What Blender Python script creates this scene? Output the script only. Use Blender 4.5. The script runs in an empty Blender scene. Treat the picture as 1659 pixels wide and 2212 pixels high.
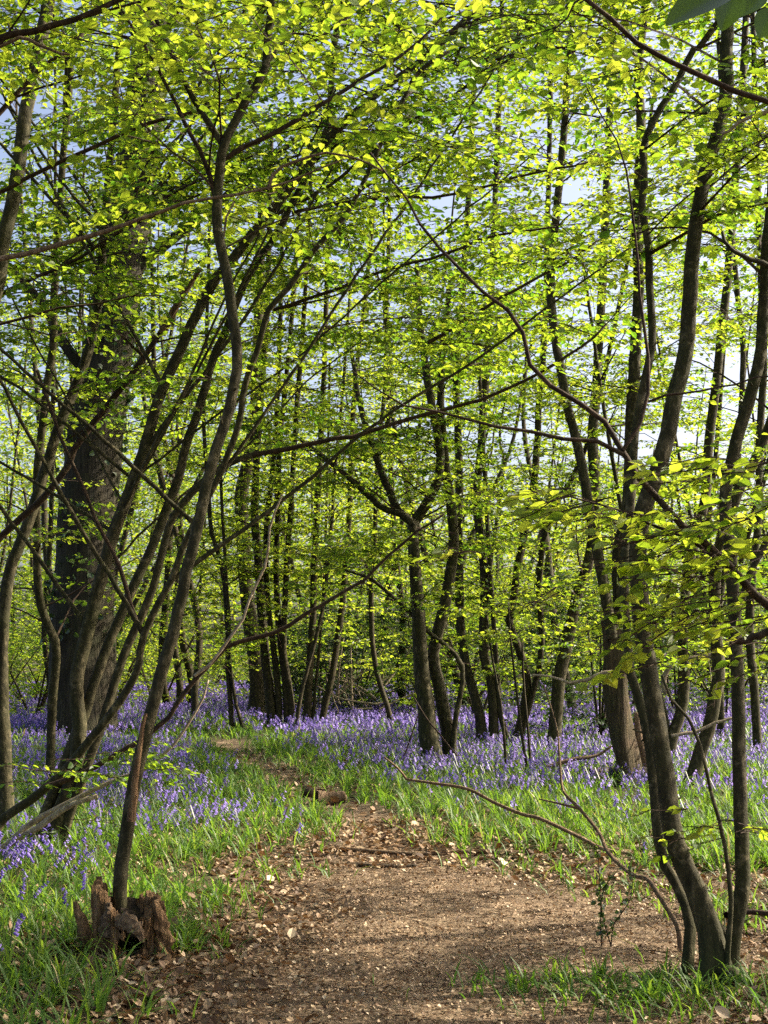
import bpy, math, random
import numpy as np
from mathutils import Vector
R = np.random.default_rng(11)
random.seed(5)
SC = bpy.context.scene
COL = SC.collection
rad = math.radians

# ------------------------------------------------------------------ camera maths
EYE = 1.6; FPX = 50/36*2212; PITCH = rad(5.34); CU, CV = 829.5, 1106.0
def ray(u, v):
    x = (u-CU)/FPX; y = -(v-CV)/FPX
    return np.array([x, math.cos(PITCH)-y*math.sin(PITCH), math.sin(PITCH)+y*math.cos(PITCH)])
def P(u, v, Y):
    d = ray(u, v); return np.array([0, 0, EYE]) + d*(Y/d[1])
def hgt(x, y):
    x = np.asarray(x, float); y = np.asarray(y, float)
    return (0.025*np.sin(x*0.9+1.3)*np.sin(y*0.55+0.4) + 0.012*np.sin(x*2.1+y*1.4) + 0.008*np.sin(x*4.3-y*3.1+2)
            + 0.02*np.sin(y*0.21+x*0.11))*np.clip((y+2)/8, 0.2, 1)
def gpt(u, v):
    d = ray(u, v); z = 0.0
    for _ in range(6):
        t = (z-EYE)/d[2]; g = np.array([d[0]*t, d[1]*t]); z = float(hgt(g[0], g[1]))
    return g
def project(p):
    p = np.asarray(p, float); q = p - np.array([0, 0, EYE])
    f = q[..., 1]*math.cos(PITCH)+q[..., 2]*math.sin(PITCH)
    up = -q[..., 1]*math.sin(PITCH)+q[..., 2]*math.cos(PITCH)
    f = np.maximum(f, 1e-3)
    return CU+q[..., 0]/f*FPX, CV-up/f*FPX, f
def S2(s): return [tuple(float(c) for c in w.split(',')) for w in s.split()]

# ------------------------------------------------------------------ mesh helpers
class MB:
    """collects quads/tris of one mesh"""
    def __init__(s): s.v = []; s.q = []; s.t = []; s.qm = []; s.tm = []; s.a = []; s.n = 0
    def add(s, v, q=None, t=None, m=0, tint=None):
        v = np.asarray(v, float).reshape(-1, 3); s.v.append(v)
        s.a.append(np.full(len(v), 0.5) if tint is None else np.asarray(tint, float).reshape(-1))
        if q is not None and len(q):
            q = np.asarray(q).reshape(-1, 4); s.q.append(q+s.n); s.qm.append(np.full(len(q), m))
        if t is not None and len(t):
            t = np.asarray(t).reshape(-1, 3); s.t.append(t+s.n); s.tm.append(np.full(len(t), m))
        s.n += len(v)
    def build(s, name, mats, parent=None, origin=(0, 0, 0), smooth=True, link=True):
        v = np.concatenate(s.v)-np.asarray(origin, float)
        q = np.concatenate(s.q) if s.q else np.zeros((0, 4), int)
        t = np.concatenate(s.t) if s.t else np.zeros((0, 3), int)
        me = bpy.data.meshes.new(name)
        me.vertices.add(len(v)); me.vertices.foreach_set('co', v.astype(np.float32).ravel())
        nl = q.size+t.size; me.loops.add(nl)
        me.loops.foreach_set('vertex_index', np.concatenate([q.ravel(), t.ravel()]).astype(np.int32))
        npo = len(q)+len(t); me.polygons.add(npo)
        ls = np.concatenate([np.arange(len(q))*4, q.size+np.arange(len(t))*3]).astype(np.int32)
        me.polygons.foreach_set('loop_start', ls)
        mi = np.concatenate([np.concatenate(s.qm) if s.qm else np.zeros(0), np.concatenate(s.tm) if s.tm else np.zeros(0)]).astype(np.int32)
        if not isinstance(mats, (list, tuple)): mats = [mats]
        for m in mats: me.materials.append(m)
        me.polygons.foreach_set('material_index', mi)
        me.polygons.foreach_set('use_smooth', np.full(npo, smooth, bool))
        at = me.attributes.new('tint', 'FLOAT', 'POINT'); at.data.foreach_set('value', np.concatenate(s.a).astype(np.float32))
        me.update(calc_edges=True)
        o = bpy.data.objects.new(name, me)
        if link: COL.objects.link(o)
        if parent is not None: o.parent = parent
        return o

def tag(o, label=None, cat=None, group=None, kind=None):
    if label: o['label'] = label
    if cat: o['category'] = cat
    if group: o['group'] = group
    if kind: o['kind'] = kind
    return o
def thing(name, loc, label, cat, group=None):
    o = bpy.data.objects.new(name, None); COL.objects.link(o); o.location = tuple(loc)
    o.empty_display_size = 0.1
    return tag(o, label, cat, group)

def norm(a): return a/np.maximum(np.linalg.norm(a, axis=-1, keepdims=True), 1e-9)
def catmull(p, n):
    p = np.asarray(p, float)
    if len(p) == 2: p = np.array([p[0], (p[0]*2+p[1])/3, (p[0]+2*p[1])/3, p[1]])
    e = np.vstack([2*p[0]-p[1], p, 2*p[-1]-p[-2]])
    seg = np.linalg.norm(np.diff(p, axis=0), axis=1); cum = np.concatenate([[0], np.cumsum(seg)]); cum /= cum[-1]
    s = np.linspace(0, 1, n); i = np.clip(np.searchsorted(cum, s, 'right')-1, 0, len(p)-2)
    f = ((s-cum[i])/np.maximum(cum[i+1]-cum[i], 1e-9))[:, None]
    a, b, c, d = e[i], e[i+1], e[i+2], e[i+3]
    return 0.5*(2*b+(c-a)*f+(2*a-5*b+4*c-d)*f**2+(3*b-a-3*c+d)*f**3)
def tube(mb, pts, r, sides=8, m=0, bump=0.05, flare=0.0, cap=True, tint=None):
    pts = np.asarray(pts, float); n = len(pts); r = np.asarray(r, float)*np.ones(n)
    T = norm(np.gradient(pts, axis=0)); N = np.zeros_like(T)
    a = np.array([1., 0, 0]) if abs(T[0, 0]) < .8 else np.array([0, 1., 0])
    N[0] = norm(a-T[0]*a.dot(T[0]))
    for i in range(1, n): N[i] = norm(N[i-1]-T[i]*N[i-1].dot(T[i]))
    B = np.cross(T, N)
    th = np.arange(sides)/sides*2*np.pi
    L = np.concatenate([[0], np.cumsum(np.linalg.norm(np.diff(pts, axis=0), axis=1))])
    ph = R.uniform(0, 6.28, 4)
    rr = r[:, None]*(1+bump*np.sin(2*th+ph[0]+L[:, None]*1.7)+bump*np.sin(3*th+ph[1]-L[:, None]*4.1)
                     + bump*np.sin(th+ph[2]+L[:, None]*6.0)*0.35)
    if flare > 0:
        fl = np.exp(-np.maximum(L-0.1, 0)/0.16)[:, None]
        rr = rr*(1+flare*fl*(0.7+0.5*np.sin(3*th+ph[3])+0.3*np.sin(5*th+ph[1])))
    V = pts[:, None]+rr[..., None]*(np.cos(th)[None, :, None]*N[:, None]+np.sin(th)[None, :, None]*B[:, None])
    idx = np.arange(n*sides).reshape(n, sides); nx = np.roll(idx, -1, 1)
    q = np.stack([idx[:-1], nx[:-1], nx[1:], idx[1:]], -1).reshape(-1, 4)
    V = V.reshape(-1, 3); t = []
    if cap:
        c = len(V); V = np.vstack([V, pts[-1]+T[-1]*r[-1]*0.4])
        t = [[idx[-1, k], idx[-1, (k+1) % sides], c] for k in range(sides)]
    mb.add(V, q, t, m, None if tint is None else np.full(len(V), tint))
def twigs(mb, pts, r0, r1, m=0):
    """batch of thin 3-sided twigs; pts (T,K,3)"""
    T, K, _ = pts.shape
    d = norm(pts[:, -1]-pts[:, 0]); a = np.tile([0.1, 0.05, 1.], (T, 1))
    n = norm(np.cross(d, a)); b = np.cross(d, n)
    rr = (np.linspace(0, 1, K)[None]*(np.asarray(r1).reshape(-1, 1)-np.asarray(r0).reshape(-1, 1))+np.asarray(r0).reshape(-1, 1))*np.ones((T, K))
    th = np.arange(3)/3*2*np.pi
    V = pts[:, :, None]+rr[..., None, None]*(np.cos(th)[None, None, :, None]*n[:, None, None]+np.sin(th)[None, None, :, None]*b[:, None, None])
    idx = np.arange(T*K*3).reshape(T, K, 3); nx = np.roll(idx, -1, 2)
    q = np.stack([idx[:, :-1], nx[:, :-1], nx[:, 1:], idx[:, 1:]], -1).reshape(-1, 4)
    mb.add(V.reshape(-1, 3), q, None, m)
def leaves(mb, B, d, n, L, wr=0.3, fold=0.25, droop=0.12, hexa=True, m=0, tint=None):
    """folded leaf blades. B base, d direction, n normal (all N,3), L length"""
    N = len(B); d = norm(d); s = norm(np.cross(n, d)); n = np.cross(d, s); L = np.asarray(L).reshape(-1, 1)*np.ones((N, 1))
    w = L*wr
    tip = B+d*L-n*L*droop
    if hexa:
        l1 = B+d*L*.28+s*w*.92+n*w*fold; l2 = B+d*L*.66+s*w*.78+n*(w*fold-L*droop*.4)
        r1 = B+d*L*.28-s*w*.92+n*w*fold; r2 = B+d*L*.66-s*w*.78+n*(w*fold-L*droop*.4)
        V = np.stack([B, tip, l1, l2, r1, r2], 1); i = np.arange(N)[:, None]*6
        q = np.concatenate([i+np.array([[0, 1, 3, 2]]), i+np.array([[0, 4, 5, 1]])])
        k = 6
    else:
        V = np.stack([B, B+d*L*.45-s*w+n*w*fold, tip, B+d*L*.45+s*w+n*w*fold], 1); i = np.arange(N)[:, None]*4
        q = i+np.array([[0, 1, 2, 3]]); k = 4
    tint = R.random(N) if tint is None else tint
    mb.add(V.reshape(-1, 3), q, None, m, np.repeat(tint, k))

# ------------------------------------------------------------------ materials
def mat(name):
    m = bpy.data.materials.new(name); m.use_nodes = True; nt = m.node_tree; nt.nodes.clear()
    out = nt.nodes.new('ShaderNodeOutputMaterial')
    return m, nt, out
def nd(nt, t, **k):
    n = nt.nodes.new(t)
    for a, b in k.items():
        if a.startswith('i_'):
            key = a[2:]; key = int(key) if key.isdigit() else key.replace('_', ' ')
            n.inputs[key].default_value = b
        else: setattr(n, a, b)
    return n
def ramp(nt, fac, stops):
    r = nt.nodes.new('ShaderNodeValToRGB'); e = r.color_ramp.elements
    while len(e) < len(stops): e.new(0.5)
    for k, (p, c) in enumerate(stops): e[k].position = p; e[k].color = (*c, 1)
    nt.links.new(fac, r.inputs[0]); return r.outputs[0]
def leafmat(name, refl, trans, mixf=0.5, rough=0.45, spec=0.35):
    m, nt, out = mat(name); L = nt.links.new
    at = nd(nt, 'ShaderNodeAttribute', attribute_name='tint')
    a = ramp(nt, at.outputs['Fac'], refl); b = ramp(nt, at.outputs['Fac'], trans)
    p = nd(nt, 'ShaderNodeBsdfPrincipled'); p.inputs['Roughness'].default_value = rough
    p.inputs['Specular IOR Level'].default_value = spec
    L(a, p.inputs['Base Color']); t = nd(nt, 'ShaderNodeBsdfTranslucent'); L(b, t.inputs['Color'])
    mx = nd(nt, 'ShaderNodeMixShader'); mx.inputs[0].default_value = mixf
    L(p.outputs[0], mx.inputs[1]); L(t.outputs[0], mx.inputs[2]); L(mx.outputs[0], out.inputs[0])
    return m
def bark(name, c0, c1, c2, furrow=0.0, scale=1.0, green=(0.06, 0.075, 0.025), gamt=0.5):
    m, nt, out = mat(name); L = nt.links.new
    tc = nd(nt, 'ShaderNodeTexCoord'); mp = nd(nt, 'ShaderNodeMapping'); L(tc.outputs['Object'], mp.inputs[0])
    mp.inputs['Scale'].default_value = (1, 1, 0.12 if furrow else 0.45)
    n1 = nd(nt, 'ShaderNodeTexNoise', i_Scale=(28 if furrow else 26)*scale, i_Detail=7.0, i_Roughness=0.65); L(mp.outputs[0], n1.inputs[0])
    n2 = nd(nt, 'ShaderNodeTexNoise', i_Scale=3.2, i_Detail=4.0); L(tc.outputs['Object'], n2.inputs[0])
    n3 = nd(nt, 'ShaderNodeTexNoise', i_Scale=90.0*scale, i_Detail=3.0); L(tc.outputs['Object'], n3.inputs[0])
    col = ramp(nt, n1.outputs[0], [(0.3, c0), (0.52, c1), (0.72, c2)])
    gm = nd(nt, 'ShaderNodeMapRange', i_1=0.42, i_2=0.68, i_3=0.0, i_4=gamt); L(n2.outputs[0], gm.inputs[0])
    mx = nd(nt, 'ShaderNodeMix', data_type='RGBA'); L(gm.outputs[0], mx.inputs[0]); L(col, mx.inputs[6]); mx.inputs[7].default_value = (*green, 1)
    n4 = nd(nt, 'ShaderNodeTexNoise', i_Scale=11.0*scale, i_Detail=5.0, i_Roughness=0.7); L(tc.outputs['Object'], n4.inputs[0])
    bm = nd(nt, 'ShaderNodeMapRange', i_1=0.58, i_2=0.66, i_3=0.0, i_4=0.0 if furrow else 0.7); L(n4.outputs[0], bm.inputs[0])
    mxb = nd(nt, 'ShaderNodeMix', data_type='RGBA'); L(bm.outputs[0], mxb.inputs[0]); L(mx.outputs[2], mxb.inputs[6]); mxb.inputs[7].default_value = (*[q*1.25 for q in c2], 1)
    mx = mxb
    sx = nd(nt, 'ShaderNodeSeparateXYZ'); L(tc.outputs['Object'], sx.inputs[0])
    ms = nd(nt, 'ShaderNodeMath', operation='MULTIPLY_ADD'); L(n2.outputs[0], ms.inputs[0]); ms.inputs[1].default_value = 1.3; L(sx.outputs['Z'], ms.inputs[2])
    mm = nd(nt, 'ShaderNodeMapRange', i_1=0.55, i_2=0.95, i_3=0.6, i_4=0.0); L(ms.outputs[0], mm.inputs[0])
    mxm = nd(nt, 'ShaderNodeMix', data_type='RGBA'); L(mm.outputs[0], mxm.inputs[0]); L(mx.outputs[2], mxm.inputs[6]); mxm.inputs[7].default_value = (0.035, 0.045, 0.012, 1)
    if name in ('hornbeam_bark', 'far_bark', 'oak_bark', 'rotten_trunk_bark'): mx = mxm
    p = nd(nt, 'ShaderNodeBsdfPrincipled', i_Roughness=0.8); p.inputs['Specular IOR Level'].default_value = 0.2
    L(mx.outputs[2], p.inputs['Base Color'])
    ad = nd(nt, 'ShaderNodeMath', operation='MULTIPLY_ADD'); L(n3.outputs[0], ad.inputs[0]); ad.inputs[1].default_value = 0.25; L(n1.outputs[0], ad.inputs[2])
    bp = nd(nt, 'ShaderNodeBump', i_Strength=1.0 if furrow else 0.7, i_Distance=0.05 if furrow else 0.012)
    L(ad.outputs[0], bp.inputs['Height']); L(bp.outputs[0], p.inputs['Normal']); L(p.outputs[0], out.inputs[0])
    return m
M = {}
M['bark'] = bark('hornbeam_bark', (0.012, 0.010, 0.004), (0.041, 0.035, 0.015), (0.13, 0.106, 0.058), green=(0.030, 0.033, 0.008))
M['bark_far'] = bark('far_bark', (0.012, 0.009, 0.005), (0.036, 0.028, 0.013), (0.085, 0.067, 0.036), green=(0.034, 0.034, 0.009))
M['oak'] = bark('oak_bark', (0.006, 0.005, 0.003), (0.03, 0.024, 0.014), (0.07, 0.056, 0.034), furrow=1, scale=0.8, gamt=0.25)
M['branch'] = bark('branch_bark', (0.015, 0.008, 0.005), (0.042, 0.024, 0.014), (0.09, 0.058, 0.035), green=(0.035, 0.034, 0.014), gamt=0.2)
M['dead'] = bark('dead_wood', (0.10, 0.06, 0.035), (0.22, 0.145, 0.085), (0.38, 0.28, 0.18), furrow=1, scale=1.4, gamt=0.08)
M['pale'] = bark('pale_dead_wood', (0.14, 0.10, 0.07), (0.28, 0.22, 0.15), (0.42, 0.35, 0.26), scale=1.2, gamt=0.05)
M['torn'] = bark('torn_wood', (0.06, 0.032, 0.016), (0.20, 0.115, 0.055), (0.38, 0.24, 0.12), furrow=1, scale=1.6, gamt=0.0)
M['stump'] = bark('rotten_wood', (0.04, 0.023, 0.011), (0.24, 0.14, 0.064), (0.50, 0.33, 0.175), furrow=1, scale=1.5, gamt=0.05)
M['rotten_trunk'] = bark('rotten_trunk_bark', (0.018, 0.012, 0.007), (0.075, 0.05, 0.026), (0.18, 0.125, 0.07), furrow=1, scale=1.2, gamt=0.35)
M['rot'] = bark('dark_rot', (0.012, 0.008, 0.006), (0.03, 0.02, 0.013), (0.07, 0.045, 0.03), gamt=0.1)
M['leaf'] = leafmat('hornbeam_leaf',
    [(0.0, (0.032, 0.07, 0.012)), (0.5, (0.08, 0.125, 0.02)), (1.0, (0.145, 0.17, 0.03))],
    [(0.0, (0.13, 0.29, 0.016)), (0.5, (0.40, 0.54, 0.026)), (1.0, (0.70, 0.74, 0.06))], 0.55)
M['twig'] = M['branch']
M['holly'] = leafmat('holly_leaf', [(0, (0.015, 0.035, 0.012)), (1, (0.04, 0.075, 0.02))], [(0, (0.03, 0.07, 0.01)), (1, (0.08, 0.15, 0.02))], 0.25, 0.5, 0.25)
M['ivy'] = leafmat('ivy_leaf', [(0, (0.02, 0.045, 0.014)), (1, (0.05, 0.085, 0.025))], [(0, (0.05, 0.1, 0.01)), (1, (0.12, 0.2, 0.02))], 0.25, 0.35, 0.5)
M['grass'] = leafmat('bluebell_leaf', [(0, (0.035, 0.085, 0.015)), (0.6, (0.06, 0.125, 0.02)), (0.93, (0.10, 0.16, 0.03)), (1, (0.32, 0.27, 0.13))],
    [(0, (0.12, 0.28, 0.02)), (0.6, (0.24, 0.42, 0.03)), (0.93, (0.38, 0.50, 0.05)), (1, (0.35, 0.28, 0.1))], 0.4, 0.5, 0.3)
M['bell'] = leafmat('bluebell_petal', [(0, (0.11, 0.08, 0.33)), (0.6, (0.21, 0.15, 0.51)), (1, (0.42, 0.32, 0.72))],
    [(0, (0.16, 0.11, 0.42)), (0.6, (0.30, 0.21, 0.58)), (1, (0.48, 0.37, 0.74))], 0.4, 0.5, 0.2)
M['stalk'] = leafmat('bluebell_stalk', [(0, (0.07, 0.11, 0.04)), (1, (0.10, 0.12, 0.06))], [(0, (0.1, 0.18, 0.04)), (1, (0.14, 0.2, 0.06))], 0.2)
M['litter'] = leafmat('dry_leaf', [(0, (0.05, 0.026, 0.013)), (0.35, (0.19, 0.115, 0.06)), (0.7, (0.42, 0.30, 0.18)), (1, (0.62, 0.50, 0.35))],
    [(0, (0.10, 0.04, 0.01)), (0.5, (0.25, 0.13, 0.05)), (1, (0.4, 0.28, 0.13))], 0.15, 0.6, 0.3)

# ------------------------------------------------------------------ ground masks
PATH = np.array([gpt(u, v) for u, v in S2("""300,2212 330,2120 370,2070 430,2010 465,1960 500,1900 480,1862 600,1852 725,1846 775,1818 765,1785
 728,1752 660,1722 620,1692 565,1662 515,1640 470,1612 458,1598 505,1602 552,1640 605,1668 665,1698 735,1732 800,1750 868,1786
 888,1812 940,1838 1050,1852 1200,1856 1300,1884 1420,1900 1560,1895 1760,1890 1900,2060 1900,2212""")])
PATH = np.vstack([PATH, [[4.5, -3], [-1.6, -3], [-1.2, 4.0]]])
def inpoly(x, y, poly):
    ins = np.zeros(x.shape, bool); j = len(poly)-1
    for i in range(len(poly)):
        xi, yi = poly[i]; xj, yj = poly[j]
        c = ((yi > y) != (yj > y)) & (x < (xj-xi)*(y-yi)/(yj-yi+1e-12)+xi); ins ^= c; j = i
    return ins
def sdist(x, y, poly=PATH):
    """signed distance, negative inside the path"""
    d = np.full(x.shape, 1e9); j = len(poly)-1
    for i in range(len(poly)):
        a = poly[j]; b = poly[i]; ab = b-a
        t = np.clip(((x-a[0])*ab[0]+(y-a[1])*ab[1])/(ab@ab), 0, 1)
        d = np.minimum(d, np.hypot(x-a[0]-t*ab[0], y-a[1]-t*ab[1])); j = i
    return np.where(inpoly(x, y, poly), -d, d)
_tab = R.random((256, 256))
def vnoise(x, y):
    xi = np.floor(x).astype(int); yi = np.floor(y).astype(int); fx = x-xi; fy = y-yi
    fx = fx*fx*(3-2*fx); fy = fy*fy*(3-2*fy); g = lambda a, b: _tab[a % 256, b % 256]
    return (g(xi, yi)*(1-fx)+g(xi+1, yi)*fx)*(1-fy)+(g(xi, yi+1)*(1-fx)+g(xi+1, yi+1)*fx)*fy
def fbm(x, y): return vnoise(x, y)*.55+vnoise(x*2.1+7, y*2.1+3)*.3+vnoise(x*4.3+1, y*4.3+9)*.15
def ss(a, b, x): t = np.clip((x-a)/(b-a), 0, 1); return t*t*(3-2*t)
GP = [(gpt(1290, 2125), 0.62, 0.36, .75), (gpt(1530, 2150), 0.55, 0.42, 1.), (gpt(1460, 1915), .9, .5, .5), (gpt(410, 2035), .2, .4, .9), (gpt(455, 1950), .3, .6, .7), (gpt(1640, 1960), .6, .9, .6), (gpt(1230, 1880), .6, .35, .4), (gpt(600, 1880), .4, .4, .4), (gpt(1080, 1865), .5, .3, .3), (gpt(1180, 2110), .3, .2, .4)]
def grass_density(x, y):
    s = sdist(x, y)+(fbm(x*3, y*3)-.5)*.5
    g = ss(-0.12, 0.40, s)*(0.2+.9*ss(.3, .62, fbm(x*2.3+5, y*2.3)))
    for c, a, b, k in GP:
        g = np.maximum(g, k*ss(1.25, 0.5, np.hypot((x-c[0])/a, (y-c[1])/b))*ss(.28, .5, fbm(x*2.5+3, y*2.5)))
    sg = gpt(285, 2090); g = g*ss(.25, .6, np.hypot((x-sg[0])/.75, (y-sg[1])/.5))
    return np.clip(g, 0, 1)
def bell_density(x, y):
    s = sdist(x, y); n = fbm(x*.8+11, y*.8+2); n2 = fbm(x*2.2, y*2.2+20)
    far = ss(13.0, 17.5, y+np.where(x > 0.3, 0.8, 0.0))
    near = (.15+.45*ss(.36, .6, n))*np.where(x < -.2, .8+.9*ss(8.5, 10.5, y), .7)
    k = np.maximum(near, far*(0.22+0.66*ss(.28, .55, n)))
    edge = ss(0.25, 1.6, s+(n2-.5)*1.0)*ss(0.2, 0.45, s+(n2-.5)*.3)
    rightnear = np.where((x > 0.3) & (y < 12.6), 0.25, 1.0)
    return np.clip(k*edge*rightnear*(0.5+0.7*n2), 0, 1)
def scatter(y0, y1, dens, margin=1.18, extra=0.4):
    """uniform points on the ground inside the (widened) view wedge, dens per m2"""
    hw = lambda y: y*0.27*margin+extra
    area = (y1-y0)*(hw(y0)+hw(y1)); n = int(area*dens)
    y = np.sqrt(R.uniform(y0**2, y1**2, n)) if y0 > 0 else R.uniform(y0, y1, n)
    return R.uniform(-1, 1, n)*hw(y), y

# ------------------------------------------------------------------ ground
def build_ground():
    ys = np.concatenate([np.linspace(-30, 4, 18), np.linspace(4.15, 16, 150), np.linspace(16.15, 45, 150), np.linspace(46, 260, 60)])
    xs = np.concatenate([np.linspace(-150, -13, 40), np.linspace(-12.6, -4.1, 50), np.linspace(-4, 4, 120), np.linspace(4.1, 12.6, 50), np.linspace(13, 150, 40)])
    X, Y = np.meshgrid(xs, ys); Z = hgt(X, Y)
    s = sdist(X.ravel(), Y.ravel()).reshape(X.shape)
    Z += -0.035*ss(0.1, -0.3, s)+0.012*(fbm(X*5, Y*5)-.5)+np.where(s < 0, 0.01*np.sin(Y*9+np.sin(X*3)), 0)*ss(10, 12, Y)
    idx = np.arange(X.size).reshape(X.shape)
    q = np.stack([idx[:-1, :-1], idx[:-1, 1:], idx[1:, 1:], idx[1:, :-1]], -1).reshape(-1, 4)
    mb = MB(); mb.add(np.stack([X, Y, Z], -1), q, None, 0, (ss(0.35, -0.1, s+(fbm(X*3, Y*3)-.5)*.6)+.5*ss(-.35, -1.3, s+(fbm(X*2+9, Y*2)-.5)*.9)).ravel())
    m, nt, out = mat('woodland_floor'); L = nt.links.new
    tc = nd(nt, 'ShaderNodeTexCoord'); at = nd(nt, 'ShaderNodeAttribute', attribute_name='tint')
    v1 = nd(nt, 'ShaderNodeTexVoronoi', i_Scale=34.0, feature='F1'); v1.inputs['Randomness'].default_value = 1
    nz = nd(nt, 'ShaderNodeTexNoise', i_Scale=9.0, i_Detail=5.0); L(tc.outputs['Object'], nz.inputs[0])
    vm = nd(nt, 'ShaderNodeVectorMath', operation='MULTIPLY_ADD'); L(nz.outputs['Color'], vm.inputs[0]); vm.inputs[1].default_value = (.12, .12, .12); L(tc.outputs['Object'], vm.inputs[2])
    L(vm.outputs[0], v1.inputs['Vector'])
    wn = nd(nt, 'ShaderNodeSeparateColor'); L(v1.outputs['Color'], wn.inputs[0])
    n2 = nd(nt, 'ShaderNodeTexNoise', i_Scale=60.0, i_Detail=6.0, i_Roughness=0.7); L(tc.outputs['Object'], n2.inputs[0])
    n3 = nd(nt, 'ShaderNodeTexNoise', i_Scale=1.3, i_Detail=3.0); L(tc.outputs['Object'], n3.inputs[0])
    lit = ramp(nt, wn.outputs[0], [(0, (0.09, 0.055, 0.032)), (0.4, (0.20, 0.132, 0.08)), (0.75, (0.32, 0.23, 0.145)), (1, (0.45, 0.34, 0.23))])
    soil = ramp(nt, n2.outputs[0], [(0.3, (0.085, 0.055, 0.033)), (0.5, (0.22, 0.155, 0.098)), (0.7, (0.43, 0.33, 0.22))])
    mr = nd(nt, 'ShaderNodeMapRange', i_1=0.4, i_2=0.62); L(n3.outputs[0], mr.inputs[0])
    mr2 = nd(nt, 'ShaderNodeMapRange', i_1=0.0, i_2=1.0, i_3=0.25, i_4=0.75); L(mr.outputs[0], mr2.inputs[0])
    mx = nd(nt, 'ShaderNodeMix', data_type='RGBA'); L(mr2.outputs[0], mx.inputs[0]); L(soil, mx.inputs[6]); L(lit, mx.inputs[7])
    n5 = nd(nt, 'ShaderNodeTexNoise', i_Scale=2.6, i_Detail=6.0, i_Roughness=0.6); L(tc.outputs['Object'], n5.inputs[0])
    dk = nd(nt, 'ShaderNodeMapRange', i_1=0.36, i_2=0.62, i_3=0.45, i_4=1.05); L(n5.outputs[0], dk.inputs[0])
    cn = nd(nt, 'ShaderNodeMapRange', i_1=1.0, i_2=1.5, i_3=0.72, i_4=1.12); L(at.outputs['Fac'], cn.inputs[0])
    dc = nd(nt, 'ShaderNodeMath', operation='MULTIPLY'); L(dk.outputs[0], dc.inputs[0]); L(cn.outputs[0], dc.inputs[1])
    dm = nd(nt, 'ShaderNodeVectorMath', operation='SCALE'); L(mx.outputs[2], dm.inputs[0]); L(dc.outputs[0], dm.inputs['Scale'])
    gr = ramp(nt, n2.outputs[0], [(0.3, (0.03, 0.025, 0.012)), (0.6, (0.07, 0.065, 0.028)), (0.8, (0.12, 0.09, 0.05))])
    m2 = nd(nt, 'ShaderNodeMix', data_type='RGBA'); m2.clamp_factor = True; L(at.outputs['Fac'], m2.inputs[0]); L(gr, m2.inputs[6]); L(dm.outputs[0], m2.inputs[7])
    p = nd(nt, 'ShaderNodeBsdfPrincipled', i_Roughness=0.9); p.inputs['Specular IOR Level'].default_value = 0.15
    L(m2.outputs[2], p.inputs['Base Color'])
    h = nd(nt, 'ShaderNodeMath', operation='MULTIPLY_ADD'); L(wn.outputs[1], h.inputs[0]); h.inputs[1].default_value = 0.5; L(n2.outputs[0], h.inputs[2])
    bp = nd(nt, 'ShaderNodeBump', i_Strength=1.0, i_Distance=0.025); L(h.outputs[0], bp.inputs['Height']); L(bp.outputs[0], p.inputs['Normal'])
    L(p.outputs[0], out.inputs[0])
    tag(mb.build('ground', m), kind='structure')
build_ground()

def gz(x, y):
    s = sdist(x, y); return hgt(x, y)-0.035*ss(0.1, -0.3, s)

# ------------------------------------------------------------------ leaf litter, grass, bluebells
def build_litter():
    mb = MB()
    for y0, y1, de, sz in ((4.6, 8.5, 1300, 1.0), (8.5, 13, 800, 1.0), (13, 22, 150, 1.15)):
        x, y = scatter(y0, y1, de); s = sdist(x, y)
        keep = R.random(len(x)) < np.where(s < 0.1, 0.9, 0.45*ss(2.5, 0.1, s)+.18)
        big = ss(-1.1, 0.0, s+(fbm(x*1.7, y*1.7)-.5)*.8)
        x, y, big = x[keep], y[keep], big[keep]; n = len(x)
        L = (R.uniform(.009, .026, n)+big*R.uniform(.0, .042, n)+(R.random(n) < .05)*(big > .3)*R.uniform(.02, .045, n))*sz
        a = R.uniform(0, 6.283, n); tilt = R.normal(0, .38, (n, 2))
        d = np.stack([np.cos(a), np.sin(a), tilt[:, 0]], 1); nn = norm(np.stack([R.normal(0, .5, n), R.normal(0, .5, n), np.ones(n)], 1))
        z = gz(x, y)+R.uniform(.002, .02, n)+L*.12
        leaves(mb, np.stack([x, y, z], 1), d, nn, L, wr=0.36, fold=0.35, droop=-0.15, hexa=True, tint=np.clip(R.beta(1.1, 1.9, n), 0, 1))
    # trodden crumbs of leaf in the middle of the path
    x, y = scatter(4.8, 12, 1500); s = sdist(x, y); k = s < -.15; x, y = x[k], y[k]; n = len(x); a = R.uniform(0, 6.283, n)
    leaves(mb, np.stack([x, y, gz(x, y)+R.uniform(.002, .010, n)], 1), np.stack([np.cos(a), np.sin(a), R.normal(0, .3, n)], 1), np.stack([R.normal(0, .45, n), R.normal(0, .45, n), np.ones(n)], 1), R.uniform(.006, .022, n), wr=.26, fold=.3, droop=-.1, tint=R.beta(1.3, 2.3, n))
    # small twigs
    x, y = scatter(5, 14, 34.0); s = sdist(x, y); k = (s < .6); x, y = x[k], y[k]; n = len(x)
    a = R.uniform(0, 6.283, n); L = .03+.3*R.random(n)**3; t = np.linspace(0, 1, 4)
    pts = np.stack([x[:, None]+np.cos(a)[:, None]*L[:, None]*t, y[:, None]+np.sin(a)[:, None]*L[:, None]*t,
                    (gz(x, y)+.012)[:, None]+R.normal(0, .006, (n, 4))], -1)
    twigs(mb, pts, R.uniform(.0015, .004, n), np.full(n, .0013), 1)
    tag(mb.build('leaf_litter', [M['litter'], M['branch']], smooth=False), 'dry brown fallen leaves and bits of twig strewn over the bare path', 'leaf litter', kind='stuff')
build_litter()

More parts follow.
